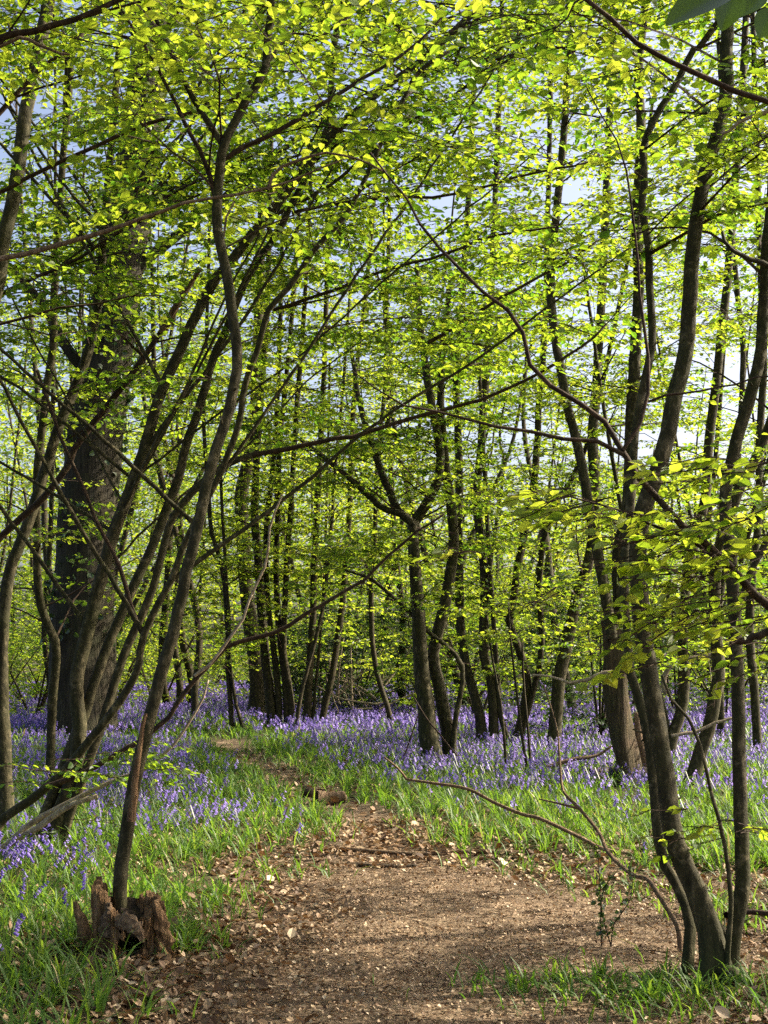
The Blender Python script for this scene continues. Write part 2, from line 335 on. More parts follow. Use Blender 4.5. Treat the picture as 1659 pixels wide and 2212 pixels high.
def blades(mb, x, y, z, L, w, lean, m=0, tint=None):
    n = len(x); a = R.uniform(0, 6.283, n); h = np.stack([np.cos(a), np.sin(a), np.zeros(n)], 1)
    side = np.stack([-np.sin(a), np.cos(a), np.zeros(n)], 1); tw = R.uniform(-.6, .6, n)[:, None]
    side = norm(side+h*tw); V = []
    for t, ww in ((0, .8), (.35, 1.), (.7, .8), (1, .12)):
        p = np.stack([x, y, z], 1)+h*(lean*L*(t**1.7))[:, None]
        p[:, 2] += L*(t-0.42*lean*t**2.6)
        V += [p-side*(w*ww*.5)[:, None], p+side*(w*ww*.5)[:, None]]
    V = np.stack(V, 1); i = np.arange(n)[:, None]*8
    q = np.concatenate([i+np.array([[k, k+1, k+3, k+2]]) for k in (0, 2, 4)])
    mb.add(V.reshape(-1, 3), q, None, m, np.repeat(R.random(n) if tint is None else tint, 8))
def build_grass():
    mb = MB()
    for y0, y1, de, wk in ((5.2, 9, 850, 1.), (9, 14, 650, 1.), (14, 22, 420, 1.25), (22, 34, 150, 1.8), (34, 52, 60, 2.6)):
        x, y = scatter(y0, y1, de); k = R.random(len(x)) < grass_density(x, y)
        x, y = x[k], y[k]; n = len(x)
        # gather into tussocks
        cx = np.round(x/.21+R.normal(0, .15, n))*.21; cy = np.round(y/.21+R.normal(0, .15, n))*.21
        f = R.uniform(.2, .95, n); x = x*(1-f)+(cx+.05*np.sin(cy*40))*f; y = y*(1-f)+(cy+.05*np.sin(cx*37))*f
        L = R.uniform(.09, .30, n)*(.55+.8*fbm(x*1.7+4, y*1.7)); L *= np.where(sdist(x, y) < .1, .7, 1)
        blades(mb, x, y, gz(x, y)-.01, L, R.uniform(.006, .015, n)*wk, R.uniform(.25, 1.25, n), tint=np.clip(R.beta(2, 1.8, n)*.93+(R.random(n) < .05)*.4, 0, 1))
    for c, a_, b_, k_ in GP[:2]+GP[3:5]:
        n = int(1300*k_*a_*b_); q = R.normal(0, .42, (n, 2)); x = c[0]+q[:, 0]*a_*1.3; y = c[1]+q[:, 1]*b_*1.3
        blades(mb, x, y, gz(x, y)-.01, R.uniform(.06, .2, n), R.uniform(.005, .012, n), R.uniform(.4, 1.3, n), tint=R.beta(1.6, 2.4, n)*.93)
    tag(mb.build('grass', M['grass']), 'green strap leaves and grass tussocks covering the wood floor beside the path', 'grass', kind='stuff')
build_grass()

def bell_tpl(near, seed):
    """one flower: arching stalk with bells hanging to one side; returns list of (verts, quads, mat)"""
    r = np.random.default_rng(seed); H = r.uniform(.22, .30); k = 7
    t = np.linspace(0, 1, 7 if near else 3)
    stem = np.stack([.05*t**2+.035*np.clip(t-.75, 0, 1)*4*t, .01*np.sin(t*4), H*(t-.10*np.clip(t-.7, 0, 1)*3)], 1)
    out = []
    if near:
        mb = MB(); tube(mb, stem, np.linspace(.0035, .0018, len(t)), 5, bump=0); out.append((np.concatenate(mb.v), np.concatenate(mb.q), 0))
    else:
        w = np.array([.0, .004, 0]); V = np.stack([stem-w, stem+w], 1).reshape(-1, 3)
        out.append((V, np.array([[2*i, 2*i+1, 2*i+3, 2*i+2] for i in range(len(t)-1)]), 0))
    nb = k if near else 6
    BV = []; BQ = []; c = 0
    for i in range(nb):
        s = .62+.38*i/(nb-1); p = np.array([np.interp(s, t, stem[:, j]) for j in range(3)])
        a = r.uniform(-1.2, 1.2)+(0 if i % 2 else .5); d = np.array([math.cos(a)*.8, math.sin(a)*.8, -.55-.5*r.random()]); d /= np.linalg.norm(d)
        p = p+np.array([math.cos(a), math.sin(a), .15])*.008; ln = r.uniform(.017, .022)*(1.1-.3*(s > .95))
        u = norm(np.cross(d, [0.2, .1, 1.])); w = np.cross(d, u)
        if near:
            th = np.arange(6)/6*2*np.pi; rings = [(0, .003), (.25, .0062), (.7, .0058), (1.0, .0105)]
            for q, (f, rr) in enumerate(rings):
                BV.append(p+d*ln*(f-.08*(q == 3))+rr*(np.cos(th)[:, None]*u+np.sin(th)[:, None]*w)*np.where((np.arange(6) % 2 == 0) | (q < 3), 1, .62)[:, None])
            for q in range(3):
                for e in range(6): BQ.append([c+q*6+e, c+q*6+(e+1) % 6, c+q*6+6+(e+1) % 6, c+q*6+6+e])
            c += 24
        else:
            g = 1.25
            BV.append(np.array([p-u*.004*g, p+u*.004*g, p+d*ln*g+u*.0085*g, p+d*ln*g-u*.0085*g])); BQ.append([c, c+1, c+2, c+3]); c += 4
    out.append((np.concatenate(BV), np.array(BQ), 1))
    return out
def build_bells():
    mb = MB(); tpls = [bell_tpl(False, s) for s in range(6)]
    nx = []
    for y0, y1, de, sz in ((5.4, 10, 85, 1.), (10, 15, 75, 1.08), (15, 24, 66, 1.22), (24, 36, 46, 1.6), (36, 52, 20, 2.2)):
        x, y = scatter(y0, y1, de); k = R.random(len(x)) < bell_density(x, y); x, y = x[k], y[k]
        z = gz(x, y)-.01; sc = R.uniform(.75, 1.12, len(x))*(1+.35*(sz-1)); yaw = R.uniform(0, 6.283, len(x)); ti = R.random(len(x))
        if y0 < 10:
            u, v, f = project(np.stack([x, y, z+.15], 1)); vis = (u > -20) & (u < 1680) & (v < 2225)
            o = np.argsort(np.where(vis, y, 1e6))[:300]; o = o[vis[o]]
            nx += [(x[i], y[i], z[i], sc[i], yaw[i]) for i in o]
            keep = np.ones(len(x), bool); keep[o] = False; x, y, z, sc, yaw, ti = [q[keep] for q in (x, y, z, sc, yaw, ti)]
        w = R.integers(0, 6, len(x))
        for k in range(6):
            s = np.where(w == k)[0]
            if not len(s): continue
            c, sn = np.cos(yaw[s]), np.sin(yaw[s])
            for V, Q, m in tpls[k]:
                V = V.copy()
                if m == 1 and sz > 1.15:
                    ctr = V.reshape(-1, 4, 3).mean(1, keepdims=True); V = ((V.reshape(-1, 4, 3)-ctr)*(sz*.92)+ctr).reshape(-1, 3)
                W = np.stack([c[:, None]*V[:, 0]-sn[:, None]*V[:, 1], sn[:, None]*V[:, 0]+c[:, None]*V[:, 1], np.tile(V[:, 2], (len(s), 1))], -1)*sc[s][:, None, None]
                W += np.stack([x[s], y[s], z[s]], 1)[:, None]
                q = (np.arange(len(s))[:, None, None]*len(V)+Q[None]).reshape(-1, 4)
                mb.add(W.reshape(-1, 3), q, None, m, np.repeat(np.clip(ti[s]*.8+.1, 0, 1), len(V)))
    tag(mb.build('bluebells', [M['stalk'], M['bell']], smooth=False), 'carpet of violet bluebells spreading under the trees', 'bluebells', kind='stuff')
    protos = []
    for sdx in range(4):
        (V, Q, m0), (V1, Q1, m1) = bell_tpl(True, 40+sdx)
        a = MB(); a.add(V, Q); b = MB(); nb = len(V1)//24; b.add(V1, Q1, None, 0, np.repeat(R.random(nb), 24))
        protos.append((a, b))
    mesh = []
    first = {}
    for i, (x, y, z, s, yaw) in enumerate(nx):
        k = i % 4
        root = thing('bluebell', (x, y, z), 'single violet bluebell with nodding bells among the nearest grass', 'bluebell', 'nearest bluebells in the grass')
        root.rotation_euler = (0, 0, yaw); root.scale = (s*1.08,)*3
        if k not in first:
            first[k] = (protos[k][0].build('stalk', M['stalk'], root), protos[k][1].build('flower_head', M['bell'], root))
        else:
            for src in first[k]:
                c = src.copy(); COL.objects.link(c); c.parent = root
build_bells()

# ------------------------------------------------------------------ trees
class Tree:
    """a top-level tree: trunk meshes, branch meshes below them, one crown"""
    def __init__(s, name, label, cat, base, group=None, lod=0, bark='bark'):
        s.base = np.array([base[0], base[1], float(hgt(base[0], base[1]))]); s.root = thing(name, s.base, label, cat, group)
        s.crown = MB(); s.lod = lod; s.bark = bark; s.last = None; s.stems = []; s.spr = []; s.crown_name = 'crown'; s.hue = random.uniform(-.14, .16)
    def trunk(s, pts, r0, r1, flare=0.5, sides=None, name='trunk', m=None, bump=.035, taper=1.0, label=None):
        n = max(12, int(np.sum(np.linalg.norm(np.diff(np.asarray(pts), axis=0), axis=1))*(9 if s.lod == 0 else 5 if s.lod == 1 else 2.5)))
        p = catmull(pts, n); p[1:-1] += R.normal(0, .05, (n-2, 3))*min(r0, .05)
        rr = r0+(r1-r0)*np.linspace(0, 1, n)**taper
        mb = MB(); tube(mb, p, rr, sides or (12 if s.lod == 0 else 8 if s.lod == 1 else 6), 0, bump, flare)
        if s.lod == 0 and r0 > .02:
            for _ in range(int(n*.16)):
                i = random.randint(3, n-4); d = norm(R.normal(0, 1, 3)*np.array([1, 1, .4])); ln = random.uniform(.015, .06); a = p[i]+d*rr[i]*.7
                tube(mb, np.array([a, a+d*(rr[i]*.4), a+d*(rr[i]*.3+ln)+np.array([0, 0, ln*.3])]), np.array([.011, .006, .004])*random.uniform(.6, 1.2), 6, 0, 0)
        o = mb.build(name, M[m or s.bark], s.root, s.base); s.last = o; s.stems.append((p, rr))
        if label: o['label'] = label
        return o
    def branch(s, pts, r0, r1, m='branch', name='branch', stem=True, parent=None, label=None):
        n = max(10, int(np.sum(np.linalg.norm(np.diff(np.asarray(pts), axis=0), axis=1))*8))
        p = catmull(pts, n); p[1:-1] += R.normal(0, .004, (n-2, 3)); rr = np.linspace(r0, r1, n)
        mb = MB(); tube(mb, p, rr, 8 if s.lod == 0 else 6, 0, .06)
        o = mb.build(name, M[m], parent or s.last or s.root, s.base)
        if stem: s.stems.append((p, rr))
        if label: o['label'] = label
        return o
    def add_spray(s, o, d, L, size): s.spr.append((o, d, L, size))
    def boughs(s, stem, n, zmin, Lr=(1.2, 2.6), nspr=(4, 7), size=.062, azbias=None, t0=0.0, t1=1.0, keep=False):
        p, rr = stem; ok = [i for i in range(int(t0*len(p)), int(t1*len(p))) if p[i][2] > zmin]
        if not ok: return
        lines = []
        for _ in range(n):
            i = random.choice(ok); f = i/len(p); az = random.uniform(0, 6.283) if azbias is None else random.gauss(azbias, 1.1)
            el = rad(random.uniform(10, 50)); L = random.uniform(*Lr)*(1-.35*f)
            h = np.array([math.cos(az), math.sin(az), 0]); t = np.linspace(0, 1, 6)[:, None]
            b = p[i]+h*L*t*math.cos(el)+np.array([0, 0, 1.])*(L*math.sin(el)*(t-.45*t**2))+np.cumsum(R.normal(0, .035*L, (6, 3)), 0)*np.linspace(0, 1, 6)[:, None]
            u, v, fd = project(b[3])
            inview = (-260 < u < 1920) and v > -420 and fd > 3
            if not keep and not inview and not (s.lod < 2 and b[3][1] > 2 and -3 < b[3][0] < 12 and b[3][2] < 14 and random.random() < .55): continue
            lines.append((b, min(rr[i]*.6, random.uniform(.006, .014)*(1.4 if L > 2 else 1))))
            ns = random.randint(*nspr)
            for k in range(ns):
                q = .22+.78*(k+random.random()*.6)/ns; q = min(q, 1); x = q*5; a = int(min(x, 4)); o = b[a]+(b[a+1]-b[a])*(x-a)
                da = (1 if k % 2 else -1)*random.uniform(.35, 1.1)*(1 if q < .95 else .2)
                d = np.array([math.cos(az+da), math.sin(az+da), random.uniform(-.12, .25)])
                s.add_spray(o, d, random.uniform(.65, 1.25)*(1-.3*q)*(1 if s.lod < 2 else 1.25), size)
        if lines:
            pts = np.stack([b for b, r in lines]); r = np.array([r for b, r in lines]); twigs(s.crown, pts, r, r*.35, 1)
    def finish(s, leafm='leaf', drop=.2):
        if s.spr:
            O = np.stack([a[0] for a in s.spr]); D = norm(np.stack([a[1] for a in s.spr])); L = np.array([a[2] for a in s.spr]); Z = np.array([a[3] for a in s.spr])
            N = len(O); nt, nl, hexa = ((10, 7, True), (9, 6, True), (7, 5, False))[s.lod]
            t = np.linspace(0, 1, 4); main = O[:, None]+D[:, None]*(L[:, None]*t)[..., None]
            main[..., 2] += -.10*L[:, None]*t**2; main[:, 1:] += R.normal(0, .02, (N, 3, 3))
            twigs(s.crown, main, np.full(N, .0035 if s.lod < 2 else .005), np.full(N, .0015), 1)
            side = norm(np.cross(D, np.tile([0, 0, 1.], (N, 1))))
            f = (np.arange(nt)+.6)/nt; f = f[None]+R.uniform(-.04, .04, (N, nt)); f = np.clip(f, .03, 1)
            sg = np.where(np.arange(nt) % 2 == 0, 1, -1)[None]*np.ones((N, nt))
            A = np.stack([np.stack([np.interp(f[i], t, main[i, :, j]) for j in range(3)], -1) for i in range(N)])
            dd = norm(D[:, None]*.75+side[:, None]*sg[..., None]*.8+R.normal(0, .16, (N, nt, 3))*np.array([1, 1, .8]))
            tl = L[:, None]*R.uniform(.28, .5, (N, nt))*(1.05-.65*f)
            tw = A[:, :, None]+dd[:, :, None]*(tl[..., None]*np.linspace(0, 1, 3))[..., None]; tw[..., 2, 2] -= tl*.08
            if s.lod < 2: twigs(s.crown, tw.reshape(-1, 3, 3), np.full(N*nt, .002), np.full(N*nt, .001), 1)
            # leaves
            g = (np.arange(nl)+.7)/nl; lb = A[:, :, None]+dd[:, :, None]*(tl[..., None]*g)[..., None]; lb[..., 2] -= (tl[..., None]*.08*g**2)
            sd = norm(np.cross(dd, np.array([0, 0, 1.]))); lg = np.where(np.arange(nl) % 2 == 0, 1, -1)
            ld = dd[:, :, None]*.6+sd[:, :, None]*lg[None, None, :, None]*.8+R.normal(0, .22, (N, nt, nl, 3)); ld[..., 2] -= .18
            ln = np.array([0, 0, 1.])+R.normal(0, .55, (N, nt, nl, 3))
            sz = Z[:, None, None]*R.uniform(.8, 1.1, (N, 1, 1))*R.uniform(.5, 1.3, (N, nt, nl))
            tint = np.clip(s.hue+R.random((N, 1, 1))*.42+R.random((N, nt, nl))*.52-.05, 0, 1)
            pt = np.clip(L/nt/.062, .25, 1)[:, None]*np.ones((N, nt)); pl = np.clip(tl/(.62*Z[:, None])/nl, .12, 1)
            keept = R.random((N, nt)) < pt
            k = (R.random((N, nt, nl)) > drop) & keept[..., None] & (R.random((N, nt, nl)) < pl[..., None])
            leaves(s.crown, lb[k], ld[k], ln[k], sz[k], wr=.32, fold=.22, droop=.14, hexa=hexa, tint=tint[k])
        if s.crown.n: s.crown.build(s.crown_name, [M[leafm], M['twig']], s.root, s.base, smooth=False)
        return s.root

def img(s, Y, k=0.0):
    """an outline traced on the photograph placed at its own real distance; k is the lean in depth per metre climbed"""
    pp = S2(s); v0 = pp[0][1]; out = []
    for u, v in pp: out.append(P(u, v, Y+k*max(0, v0-v)/FPX*Y))
    return np.array(out)
def foot(p, dz=.15):
    """start a stem a little below the ground"""
    p = np.array(p); p[0][2] = float(hgt(p[0][0], p[0][1]))-dz; return p
def rise(p, h, lean=(0, 0)):
    """carry a stem on above the top of the picture"""
    d = norm(p[-1]-p[-2]); d = norm(d+np.array([0, 0, .35])); a = p[-1]+d*h*.5
    d2 = norm(d+np.array([lean[0], lean[1], .3])); return np.vstack([p, a, a+d2*h*.5])
def W(px, Y): return px*.5*Y/FPX

exec_trees = []
# --- thin leaning stem behind the stump
Y = 7.5
p = foot(img("262,2050 260,1904 275,1794 286,1719 306,1619 342,1478 380,1343 402,1243 425,1143 447,1043 467,968 492,893 513,793 512,743 505,700 492,600 470,500 467,450 472,400 477,350 480,310 500,280 530,220 570,155 577,110 582,50 585,0", Y, .05))
t = Tree('leaning_tree', 'slim leaning tree growing out behind the hollow stump, forked high up', 'tree', p[0])
t.trunk(rise(p, 3.0), W(30, Y), W(11, Y), flare=.15, taper=1.2)
t.branch(img("480,310 470,298 440,250 410,195 375,120 345,55 305,-10 270,-80", Y+.25), W(15, Y), W(7, Y), m='bark')
t.branch(img("465,425 460,410 445,355 415,305 395,250 370,200 340,145 310,95 285,55 250,0", Y+.2), W(12, Y), W(6, Y))
t.branch(img("310,92 325,90 340,85 360,55 405,0 440,-50", Y+.2), W(9, Y), W(6, Y))
t.branch(img("482,345 575,295 650,255 750,190 830,140 905,90 965,25", Y+.4, .3), W(13, Y), W(6, Y))
t.branch(img("283,1775 288,1715 296,1645 306,1585 315,1542", Y-.05), W(18, Y), W(7, Y), m='torn', name='broken_stub', stem=False, label='split orange-brown stub standing against the stem')
for st, n in zip(t.stems, (9, 5, 4, 2, 5)): t.boughs(st, n, 3.4, (.9, 1.9), (3, 5), .07)
t.finish()

# --- left coppice stool of many stems leaning right
Y = 11.2
t = Tree('coppiced_tree', 'many stemmed coppiced tree at left whose stems all lean right over the bluebells', 'tree', gpt(110, 1835))
St = [("108,1850 125,1769 150,1704 165,1634 172,1560 165,1483 187,1368 220,1243 250,1143 280,1063 312,968 332,893 360,818 395,743 420,690 455,620 505,555 565,480 600,440 645,380 700,310 760,250 830,190 905,135 1010,40 1060,-10", 36, 11, .04),
      ("70,1835 95,1770 125,1690 155,1610 185,1534 200,1483 235,1388 270,1308 305,1233 335,1168 360,1098 385,1033 400,968 425,898 445,833 460,773 480,730 520,630 555,565 595,510 620,460 650,405 675,350 710,270 715,200 720,125 737,0 745,-60", 27, 10, .1),
      ("115,1840 150,1760 180,1680 215,1580 245,1483 270,1408 305,1333 330,1268 350,1193 370,1123 400,1083 435,1043 490,1003 545,983", 24, 14, .0),
      ("-30,1800 0,1779 65,1729 120,1684 170,1629 210,1579 250,1529 285,1474 300,1433 310,1373 340,1308 370,1253 395,1183 420,1133 450,1073 480,1013 515,918 530,828 560,743 580,670 625,620 665,560 700,515 750,460 785,395 830,297 875,210 905,155 970,110", 20, 9, -.12)]
for k, (s_, w0, w1, kk) in enumerate(St):
    p = foot(img(s_, Y-.25*(k == 3), kk))
    if k < 2: p = rise(p, 2.5)
    o = t.trunk(p, W(w0, Y), W(w1, Y), flare=.8 if k < 3 else .1, taper=.8)
    if k == 2: t.branch(img("545,983 625,968 700,953 780,938 830,922 905,898 970,883 1040,863 1100,838 1145,818 1210,778 1265,743 1310,700", Y, .0), W(12, Y), W(5, Y), parent=o)
    if k == 0:
        for s2 in ("-10,640 100,590 200,540 320,450 450,380 560,330", "590,670 725,625 830,584 955,550 1070,510 1200,490", "630,460 730,440 830,428 980,420 1140,378 1270,350",
                   "925,740 1030,675 1140,610 1230,565 1290,520", "910,155 1005,140 1130,115 1255,95 1355,70", "830,95 930,55 1065,0"):
            q = img(s2, Y+.5, 0); t.branch(q, W(9, Y), W(5, Y), parent=o)
    if k == 3: t.branch(img("310,1373 302,1358 275,1283 255,1213 210,1133 185,1063 155,998 120,918 100,853 80,800", Y-.3), W(11, Y), W(6, Y), parent=o)
    if k == 1:
        t.branch(img("-5,1845 65,1779 145,1734 210,1704 245,1684 310,1664 360,1624 400,1574 440,1504 450,1469", Y-.6), W(14, Y), W(4, Y), m='pale', stem=False, parent=o)
        t.branch(img("100,1700 150,1684 200,1659 245,1634 290,1609 335,1574 370,1539 415,1478 475,1413 505,1388 575,1373 620,1353 675,1318 725,1288 790,1248 880,1163 960,1110", Y-.4), W(13, Y), W(5, Y), parent=o)
        t.branch(img("420,1460 450,1440 490,1385 520,1343 540,1293 575,1213 585,1133 610,1068", Y-.5), W(7, Y), W(4, Y), m='pale', stem=False, parent=o)
        t.branch(img("-10,1840 60,1800 150,1740 210,1720", Y-.8), W(15, Y), W(9, Y), m='pale', stem=False, parent=o)
ts = [st for st in t.stems]; par = [o for o in t.root.children]
for i in range(28):
    k = random.choice((0, 0, 1, 1, 5, 11)) % len(ts); pp_, rr_ = ts[k]; j = int(len(pp_)*random.uniform(.18, .55)); a = pp_[j]
    an = rad(random.uniform(28, 62)); L_ = random.uniform(2.6, 5.2); tt_ = np.linspace(0, 1, 6)[:, None]; sg_ = -1 if random.random() < .25 else 1
    q = a+np.array([math.cos(an)*sg_, random.uniform(-.25, .35), math.sin(an)])*L_*tt_+np.array([.12*sg_, 0, .16])*L_*(tt_*(1-tt_))*random.choice((-1, 1, 1))+np.cumsum(R.normal(0, .03, (6, 3)), 0)*(tt_ > 0)
    t.branch(q, W(random.uniform(5, 11), Y), W(3, Y), m='bark', parent=par[0])
for st in t.stems[-28:]: t.boughs(st, 4, 3.2, (.8, 1.8), (3, 5), .07, azbias=1.2)
for st, n in zip(ts, (13, 12, 3, 9, 5, 4, 4, 4, 4, 4, 3, 9, 3, 4)): t.boughs(st, n, 4.0, (1.1, 2.5), (3, 6), .072, azbias=1.4)
for st, n in zip(t.stems, (4, 3, 3, 4, 4)): t.boughs(st, n, 1.6, (.6, 1.3), (3, 4), .068)
for u, v, a, L in ((40, 1650, .2, .8), (110, 1660, .0, .9), (170, 1640, .1, .9), (250, 1630, .3, .7), (60, 1690, .15, .6), (300, 1680, .2, .5), (330, 1610, .1, .5), (360, 1650, .2, .4), (180, 1800, 3.0, .4), (210, 1770, .3, .4)):
    t.add_spray(P(u-60, v, Y-.9), np.array([math.cos(a), math.sin(a)*.5, -.02]), L, .06)
t.finish()

# --- left edge trees
Y = 12.2
p = foot(img("18,1800 8,1600 3,1450 8,1320 20,1240 40,1180 65,1118 90,1040 115,960 135,900 165,830 190,760 205,690 215,600", Y, .1))
t = Tree('leaning_tree', 'pale barked tree at the left edge beside the coppiced stool, bending right', 'tree', p[0], bark='bark')
t.trunk(rise(p, 4), W(32, Y), W(12, Y), .7); t.branch(img("-20,1185 10,1150 75,1093 140,1018 170,953 240,868 310,773 350,715", Y-.4), W(16, Y), W(12, Y)); t.branch(img("348,722 390,645 432,582", Y-.4), W(19, Y), W(9, Y), m='torn', name='broken_limb', stem=False, label='torn reddish broken limb end')
for st, n in zip(t.stems, (14, 5)): t.boughs(st, n, 3.2, (1.0, 2.2), (3, 6), .072)
t.finish()
Y = 16.5
p = foot(img("108,1700 110,1600 115,1483 122,1393 95,1333 82,1268 80,1193 78,1093 82,993 92,918 100,843 112,765 115,743 118,625 125,500 132,400 140,300 150,200 157,105 180,70 205,30 215,0", Y, -.25))
t = Tree('slender_tree', 'dark slender upright tree standing before the great oak trunk, forked near the top left corner', 'tree', p[0], lod=1)
t.trunk(rise(p, 3), W(20, Y), W(10, Y), .3); e = p[16]
t.branch(np.array([e, P(140, 75, e[1]), P(95, 35, e[1]), P(55, 5, e[1]), P(0, -40, e[1])]), W(10, e[1]), W(6, e[1]))
for st, n in zip(t.stems, (18, 4)): t.boughs(st, n, 3., (1., 2.4), size=.074)
t.boughs(t.stems[0], 14, 1.5, (.8, 1.9), (4, 6), .072, t1=.5)
t.finish()
Y = 9.0
p = foot(img("-95,1990 -90,1500 -60,1000 -25,700 0,590 5,525 30,425 45,325 55,250 80,125 95,50 105,0", Y, .1))
t = Tree('leaning_tree', 'tree rising from beyond the left edge into the top left corner with long reaching limbs', 'tree', p[0])
t.trunk(rise(p, 3), W(45, Y), W(22, Y), .3)
o = t.last
t.branch(img("-60,100 0,80 100,60 175,35 215,20 260,0 320,-40", Y-1.5), W(17, Y-1.5), W(10, Y), parent=o); t.branch(img("-50,110 0,100 55,82 100,105 150,118", Y-1.6), W(9, Y), W(5, Y), parent=o, m='dead')
t.branch(img("-60,440 0,415 75,375 165,335 250,295 325,265 425,240 500,215 575,150 690,80 760,30", Y+.2), W(11, Y), W(6, Y), parent=o)
t.branch(img("-40,290 0,240 75,160 150,105 180,70", Y-.4), W(13, Y), W(9, Y), parent=o)
t.branch(img("-60,575 0,560 125,530 225,500 310,470 400,440 470,425 575,410 650,380 740,345", Y-2.1), W(13, Y-2), W(4, Y-2), m='dead', name='dead_limb', parent=o, label='long bare tan dead limb')
t.branch(img("578,410 582,390 600,365 650,345 710,330 780,345 830,372", Y-2.1), W(8, Y-2), W(4, Y-2), m='dead', name='dead_limb', parent=o, stem=False)
t.stems = t.stems[:5]
for st, n in zip(t.stems, (7, 3, 1, 4, 3)): t.boughs(st, n, 3.4, (.9, 1.9), (3, 6), size=.07, azbias=1.2)
t.finish()

# --- great oak
Y = 25.
p = foot(img("178,1585 180,1500 178,1380 182,1250 190,1100 205,960 222,840 240,720 255,600 275,480 300,330 318,180 330,0", Y, .0))
t = Tree('oak_tree', 'massive oak with deeply ridged dark bark, far thicker than every other trunk', 'tree', p[0], lod=1, bark='oak')
t.trunk(rise(p, 5), W(150, Y), W(55, Y), .35, sides=28, taper=.9, bump=.02)
mb = MB(); pp, rr = t.stems[0]
for i in range(2600):
    k = random.randint(int(len(pp)*.1), len(pp)-2); th = random.uniform(0, 6.28)
    if random.random() > .25+.6*(vnoise(np.array([k*.3]), np.array([th*1.5]))[0] > .5): continue
    d = np.array([math.cos(th), math.sin(th), 0]); leaves(mb, (pp[k]+d*(rr[k]+random.uniform(.01, .12))+R.normal(0, .06, 3))[None], (np.array([0, 0, -.6])+R.normal(0, .5, 3))[None], (d+R.normal(0, .4, 3))[None], np.array([.12]), wr=.45)
mb.build('ivy', M['ivy'], t.root, t.base, smooth=False)['label'] = 'dark ivy climbing the oak trunk'
t.branch(img("250,640 320,560 420,480 520,400 640,300", Y), W(30, Y), W(14, Y), m='oak'); t.branch(img("222,840 150,760 80,640 0,560", Y), W(26, Y), W(14, Y), m='oak')
for st, n in zip(t.stems, (42, 14, 14)): t.boughs(st, n, 4.6, (2.0, 5.0), (6, 10), .085)
t.finish()

# --- far group, mid left
FAR = [
 ('sapling', 'pair of thin stems bowing apart, just left of the thick far trunk', 27., [("503,1576 497,1500 492,1440 492,1393 485,1268 470,1190 457,1153 450,1060 440,900 445,760", 11, 7), ("532,1568 512,1530 503,1480 496,1420 495,1330 490,1270", 8, 7)]),
 ('stout_tree', 'thickest dark trunk in the far clump, left of the coppiced poles', 31., [("556,1540 555,1443 540,1343 530,1243 525,1143 522,1068 545,943 555,800 560,650", 36, 16)]),
 ('coppiced_tree', 'far clump of four straight dark poles rising from one stool beside the thick trunk', 27.8, [("590,1570 580,1469 575,1443 565,1318 557,1193 550,1093 560,900 575,700 580,560", 22, 9), ("604,1568 600,1483 590,1393 578,1293 575,1150 590,1000 600,850 605,700", 14, 8), ("622,1566 617,1480 605,1380 597,1250 600,1100 605,950 625,750", 15, 8), ("633,1566 626,1500 614,1420 612,1393 618,1250 628,1100 640,900 655,700", 15, 8)]),
 ('pole_tree', 'tan thin pole leaning right in front of the far dark clump', 26.5, [("636,1588 645,1530 655,1479 665,1443 685,1368 700,1293 715,1150 725,1000 740,850", 9, 6)]),
 ('coppiced_tree', 'far stool of three poles fanning right, right of the tan leaning pole', 27.8, [("662,1570 667,1469 675,1343 680,1200 690,1000 700,800 705,640", 17, 8), ("672,1568 683,1470 690,1400 700,1250 705,1100", 7, 5), ("692,1568 703,1520 715,1469 735,1343 745,1243 755,1100 760,950 770,800 790,640", 15, 8)]),
 ('crooked_tree', 'crooked thin stem curving up at the centre, next to the brushwood heap', 27.3, [("852,1566 835,1520 822,1483 808,1420 803,1368 802,1268 810,1150 815,1000 830,850 835,700", 12, 7)]),
]
for nm, lab, Y, sts in FAR:
    t = None
    for s_, w0, w1 in sts:
        p = foot(img(s_, Y, R.uniform(-.1, .1)))
        if t is None: t = Tree(nm, lab, 'tree', p[0], lod=1, bark='bark_far')
        t.trunk(rise(p, 3), W(w0, Y), W(w1, Y), .7)
    for st in t.stems: t.boughs(st, 17, 2.4, (1.2, 3.0), (4, 7), .085); t.boughs(st, 5, .9, (.8, 1.8), (3, 5), .08, t1=.45)
    t.finish()

# --- forked tree, centre
Y = 19.4
p = foot(img("948,1655 925,1594 920,1519 910,1443 902,1293 895,1193 892,1143 893,1125", Y))
t = Tree('forked_tree', 'tree at the centre with a wide Y fork above a split double base', 'tree', p[0], lod=1)
o = t.trunk(p, W(42, Y), W(23, Y), .7)
for s_, w0, w1, dy in (("893,1135 870,1112 830,1098 800,1073 760,1038 715,1000 650,950", 17, 8, -.2), ("890,1130 860,1103 840,1053 830,1038 820,1010 800,950 775,865 760,760", 19, 9, .1), ("893,1130 910,1108 935,1063 950,1010 947,943 930,860 920,793 905,680 900,560", 24, 10, .1)):
    t.branch(img(s_, Y+dy), W(w0, Y), W(w1, Y), m='bark', parent=o)
o = t.trunk(foot(img("966,1648 970,1594 955,1520 945,1469 935,1418 945,1368 965,1293 972,1243 980,1168 975,1093 965,1030 958,960 952,860 960,720 975,600", Y+.2)), W(32, Y), W(12, Y), .3)
o = t.trunk(foot(img("975,1640 982,1570 985,1544 1000,1469 995,1430 970,1400 930,1368 880,1318 830,1273 800,1250 740,1230", Y+.1)), W(14, Y), W(6, Y), .2)
for st, n in zip(t.stems, (2, 10, 13, 16, 22, 10)): t.boughs(st, n, 2.0, (1.2, 2.8), (4, 7), .08)
t.finish()
